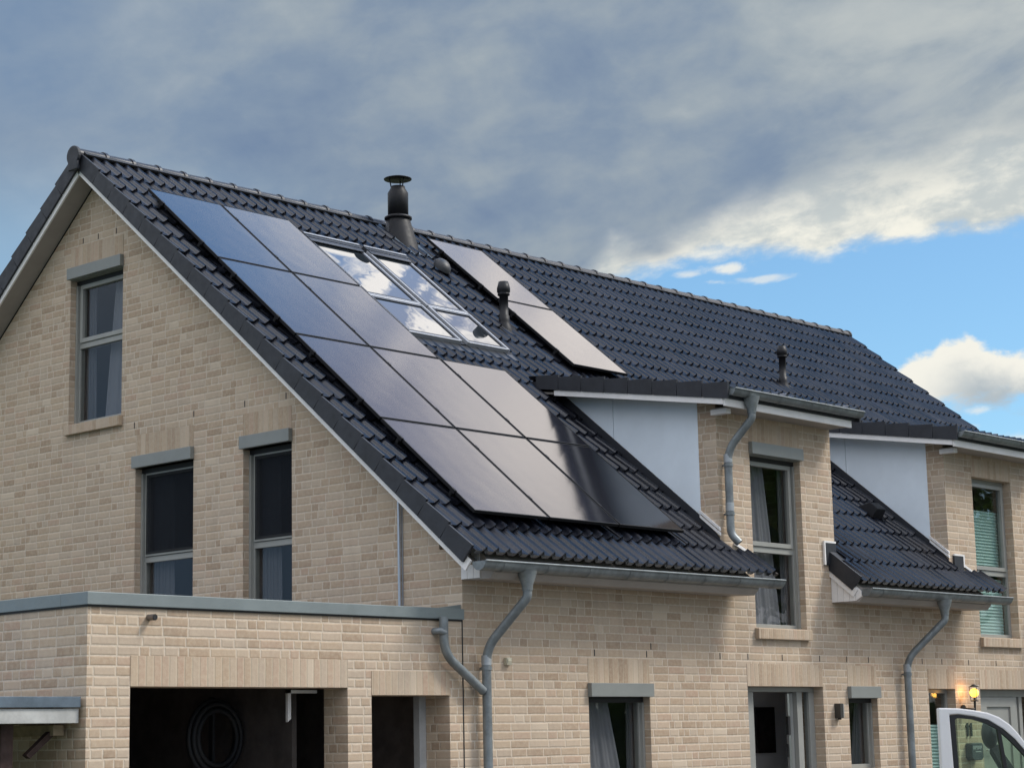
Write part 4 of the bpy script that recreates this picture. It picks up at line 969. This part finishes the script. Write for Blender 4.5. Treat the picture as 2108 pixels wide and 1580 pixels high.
# ------------------------------------------------------------------ white van, front door standing open into the picture
Rh = Vector((.6783, -.7348, 0)).normalized(); Fh = Vector((.7348, .6783, 0)).normalized()
vo = Vector((-6.735, -9.465, 0))
hinge = vo+Rh*1.06
van = thing('white_van', 'white van with its side door standing open, cut off by the right edge', 'van', tuple(hinge))
def VP(px, py, off=0.0):          # point of the door plane from its place along u and height (photo scale 459.8 px per metre)
    return ((px-1927)/459.8, 1.742-(py-1458)/459.8)
def D(u, z, d): return tuple(vo+Rh*u+Fh*d+Vector((0, 0, z)))
outer = [VP(*q) for q in ((1928, 1456), (1967, 1457.5), (1997, 1461.5), (2028, 1467.6), (2051, 1477), (2073, 1493), (2089, 1511.6), (2108, 1539), (2135, 1583), (2230, 1770), (2250, 1812))]
inner = [VP(*q) for q in ((1949, 1470), (1967, 1469), (1997, 1473.7), (2028, 1482), (2058, 1501), (2081, 1522), (2108, 1556), (2130, 1592), (2222, 1775))]
glassl = [VP(*q) for q in ((1960, 1481), (1963, 1478), (1972, 1477.5), (1997, 1480.5), (2024, 1489), (2046, 1501), (2073, 1527), (2096, 1553), (2108, 1570), (2128, 1602), (2212, 1776))]
zb = VP(0, 1776)[1]
PAINT = mat('white_van_paint', (.76, .745, .73), .25, var=.03, vscale=2)
RUB = mat('black_door_seal', (.010, .010, .011), .5)
frame_o = [(0.0, .45)]+outer+[(1.05, .95), (1.05, .45)]
frame_i = [(.066, zb+.01)]+inner
mb = MB(); mb.wall(frame_o, [frame_i], lambda a, b, d: D(a, b, d*.06))
vd = mb.build('door', PAINT, van, bevel=.006)
seal_o = [(.0672, zb+.012)]+[(a+(.002 if i == 0 else 0), b-.002) for i, (a, b) in enumerate(inner)]
seal_i = [(.086, zb+.022)]+glassl
MB().wall(seal_o, [seal_i], lambda a, b, d: D(a, b, .004+d*.03)).build('window_seal', RUB, vd)
gpoly = [(.087, zb+.023)]+glassl
MB().prism(gpoly, lambda a, b: D(a, b, .018), lambda a, b: D(a, b, .022)).build('window', glass_mat('green_car_glass', .05, (.72, .84, .73)), vd)
a0_, z0_ = VP(2046, 1500); a1_, z1_ = VP(2076, 1776)
mb = MB(); mb.raw([D(a0_+q[0], q[1], q[2]) for q in ((0, z0_, .005), (.016, z0_-.02, .005), (a1_-a0_+.018, z1_, .005), (a1_-a0_, z1_, .005), (0, z0_, .035), (.016, z0_-.02, .035), (a1_-a0_+.018, z1_, .035), (a1_-a0_, z1_, .035))], [(0, 1, 2, 3), (7, 6, 5, 4), (0, 4, 5, 1), (1, 5, 6, 2), (2, 6, 7, 3), (3, 7, 4, 0)]); mb.build('window_divider', RUB, vd)
mcx, mcz = VP(2053, 1510); vs = []
for i in range(20):
    for j in range(9):
        a = 2*math.pi*i/20; b = math.pi*j/8
        vs.append(D(mcx+.036*math.cos(a)*math.sin(b), mcz+.068*math.sin(a)*math.sin(b)-.002, .22+.07*math.cos(b)))
mb = MB(); mb.raw(vs, [(i*9+j, ((i+1) % 20)*9+j, ((i+1) % 20)*9+j+1, i*9+j+1) for i in range(20) for j in range(8)], True)
mb.raw([D(mcx+q[0], q[1], q[2]) for q in ((-.01, mcz-.05, .20), (.03, mcz-.05, .20), (.30, zb+.05, .062), (.22, zb+.05, .062), (-.01, mcz-.09, .20), (.03, mcz-.09, .20), (.30, zb, .062), (.22, zb, .062))], [(0, 1, 2, 3), (7, 6, 5, 4), (0, 4, 5, 1), (1, 5, 6, 2), (2, 6, 7, 3), (3, 7, 4, 0)])
mb.build('wing_mirror', mat('dark_mirror_shell', (.018, .02, .026), .45), vd)
# body of the van, pointing away from the camera, beyond the right edge of the picture
fw = (Fh*.966+Rh*.259).normalized(); sd_ = Vector((fw.y, -fw.x, 0))
def V(f, s, z): return tuple(hinge+fw*f+sd_*s+Vector((0, 0, z)))
prof = [(-2.9, .45), (-2.95, 1.0), (-2.85, 1.78), (-2.7, 1.84), (-.9, 1.84), (-.55, 1.74), (.25, 1.05), (1.05, .92), (1.15, .7), (1.15, .35), (-2.7, .35)]
mb = MB(); mb.prism(prof, lambda a, b: V(a, .03, b), lambda a, b: V(a, 1.75, b)); vb = mb.build('body', PAINT, van, bevel=.03)
for f_ in (.55, -2.15):
    for s_ in (.0, 1.56):
        mb = MB(); mb.tube([V(f_, s_, .32), V(f_, s_+.2, .32)], .32, 28); wv = mb.build('wheel', RUB, van)
        mb = MB(); mb.tube([V(f_, s_-.01, .32), V(f_, s_+.21, .32)], .19, 20); mb.build('rim', STEEL, wv)
MB().raw([V(-.5, .10, 1.70), V(-.5, 1.68, 1.70), V(.2, 1.68, 1.11), V(.2, .10, 1.11), V(-.51, .10, 1.71), V(-.51, 1.68, 1.71), V(.21, 1.68, 1.12), V(.21, .10, 1.12)], [(0, 1, 2, 3), (7, 6, 5, 4), (0, 4, 5, 1), (1, 5, 6, 2), (2, 6, 7, 3), (3, 7, 4, 0)]).build('windscreen', RUB, van)

# ------------------------------------------------------------------ trees across the street, met only in the front windows' reflections
LEAF = mat('summer_leaves', (.075, .12, .03), .6, var=.5, vscale=1.2)
_n = NT(LEAF.node_tree); _b = LEAF.node_tree.nodes['Principled BSDF']; _o = LEAF.node_tree.nodes['Material Output']
_t = _n.n('ShaderNodeBsdfTranslucent'); _t.inputs[0].default_value = (.16, .30, .05, 1)
_m = _n.n('ShaderNodeMixShader'); _m.inputs[0].default_value = .5; _n.put(_m.inputs[1], _b.outputs[0]); _n.put(_m.inputs[2], _t.outputs[0]); _n.put(_o.inputs[0], _m.outputs[0])
BARK = mat('grey_bark', (.12, .10, .08), .9, var=.3)
def make_tree(h, r, seed):
    rnd = random.Random(seed)
    t = thing('street_tree', 'leafy green tree across the street, mirrored in the front windows', 'tree', (0, 0, 0), 'trees across the street')
    mb = MB(); mb.tube([(0, 0, 0), (.06, .03, h*.25), (0, .1, h*.5), (.1, 0, h*.8)], [.2, .16, .1, .03], 10)
    for k in range(7):
        a = k*2.4; z = h*(.28+.06*k); mb.tube([(0, 0, z), (math.cos(a)*r*.4, math.sin(a)*r*.4, z+h*.1), (math.cos(a)*r*.75, math.sin(a)*r*.75, z+h*.16)], [.07, .045, .015], 6)
    mb.build('trunk', BARK, t)
    mb = MB(); clumps = []
    for k in range(60):
        q = Vector((rnd.gauss(0, 1), rnd.gauss(0, 1), rnd.gauss(0, 1))).normalized()*rnd.uniform(.35, 1)
        clumps.append((Vector((q.x*r*.8, q.y*r*.8, h*.62+q.z*h*.32)), rnd.uniform(.5, .95)*r*.36))
    for c, cr in clumps:
        for i in range(90):
            p = c+Vector((rnd.gauss(0, 1), rnd.gauss(0, 1), rnd.gauss(0, .8)))*cr*.55
            a = Vector((rnd.gauss(0, 1), rnd.gauss(0, 1), rnd.gauss(0, 1))).normalized()*rnd.uniform(.10, .2); b = a.orthogonal().normalized()*a.length*.7
            mb.face([p-a, p+b, p+a, p-b])
    mb.build('crown', LEAF, t, recalc=False)
    return t
tr = make_tree(13.0, 4.3, 3)
for n_, (x, y, k, rz) in enumerate(((19.5, -19.5, 1.0, 0), (24.0, -18.6, .92, 1.3), (28.6, -19.0, 1.08, 2.2), (33.0, -18.4, .95, 3.9), (38.0, -19.2, 1.05, 4.6), (43.5, -18.7, 1.1, 5.5))):
    o = tr if n_ == 0 else copy_tree(tr)
    o.location = (x, y, 0); o.scale = (k, k, k); o.rotation_euler = (0, 0, rz)

hg = MB(); rnd = random.Random(5)
hg.box((16, -17.9, 0), (48, -17.1, 2.2))
for i in range(5000):
    p = Vector((rnd.uniform(15.8, 48.2), -17.5+rnd.choice((-1, 1))*rnd.uniform(.38, .55), rnd.uniform(.1, 2.35)))
    if i % 4 == 0: p = Vector((rnd.uniform(15.8, 48.2), rnd.uniform(-18, -17), rnd.uniform(2.15, 2.5)))
    a = Vector((rnd.gauss(0, 1), rnd.gauss(0, 1), rnd.gauss(0, 1))).normalized()*rnd.uniform(.08, .15); b = a.orthogonal().normalized()*a.length*.7
    hg.face([p-a, p+b, p+a, p-b])
tag(hg.build('added_unseen_hedge', LEAF, recalc=False), 'unseen green hedge added across the street to darken the front window reflections', 'added_unseen_hedge')  # unseen hedge added to keep the bright horizon out of the window reflections
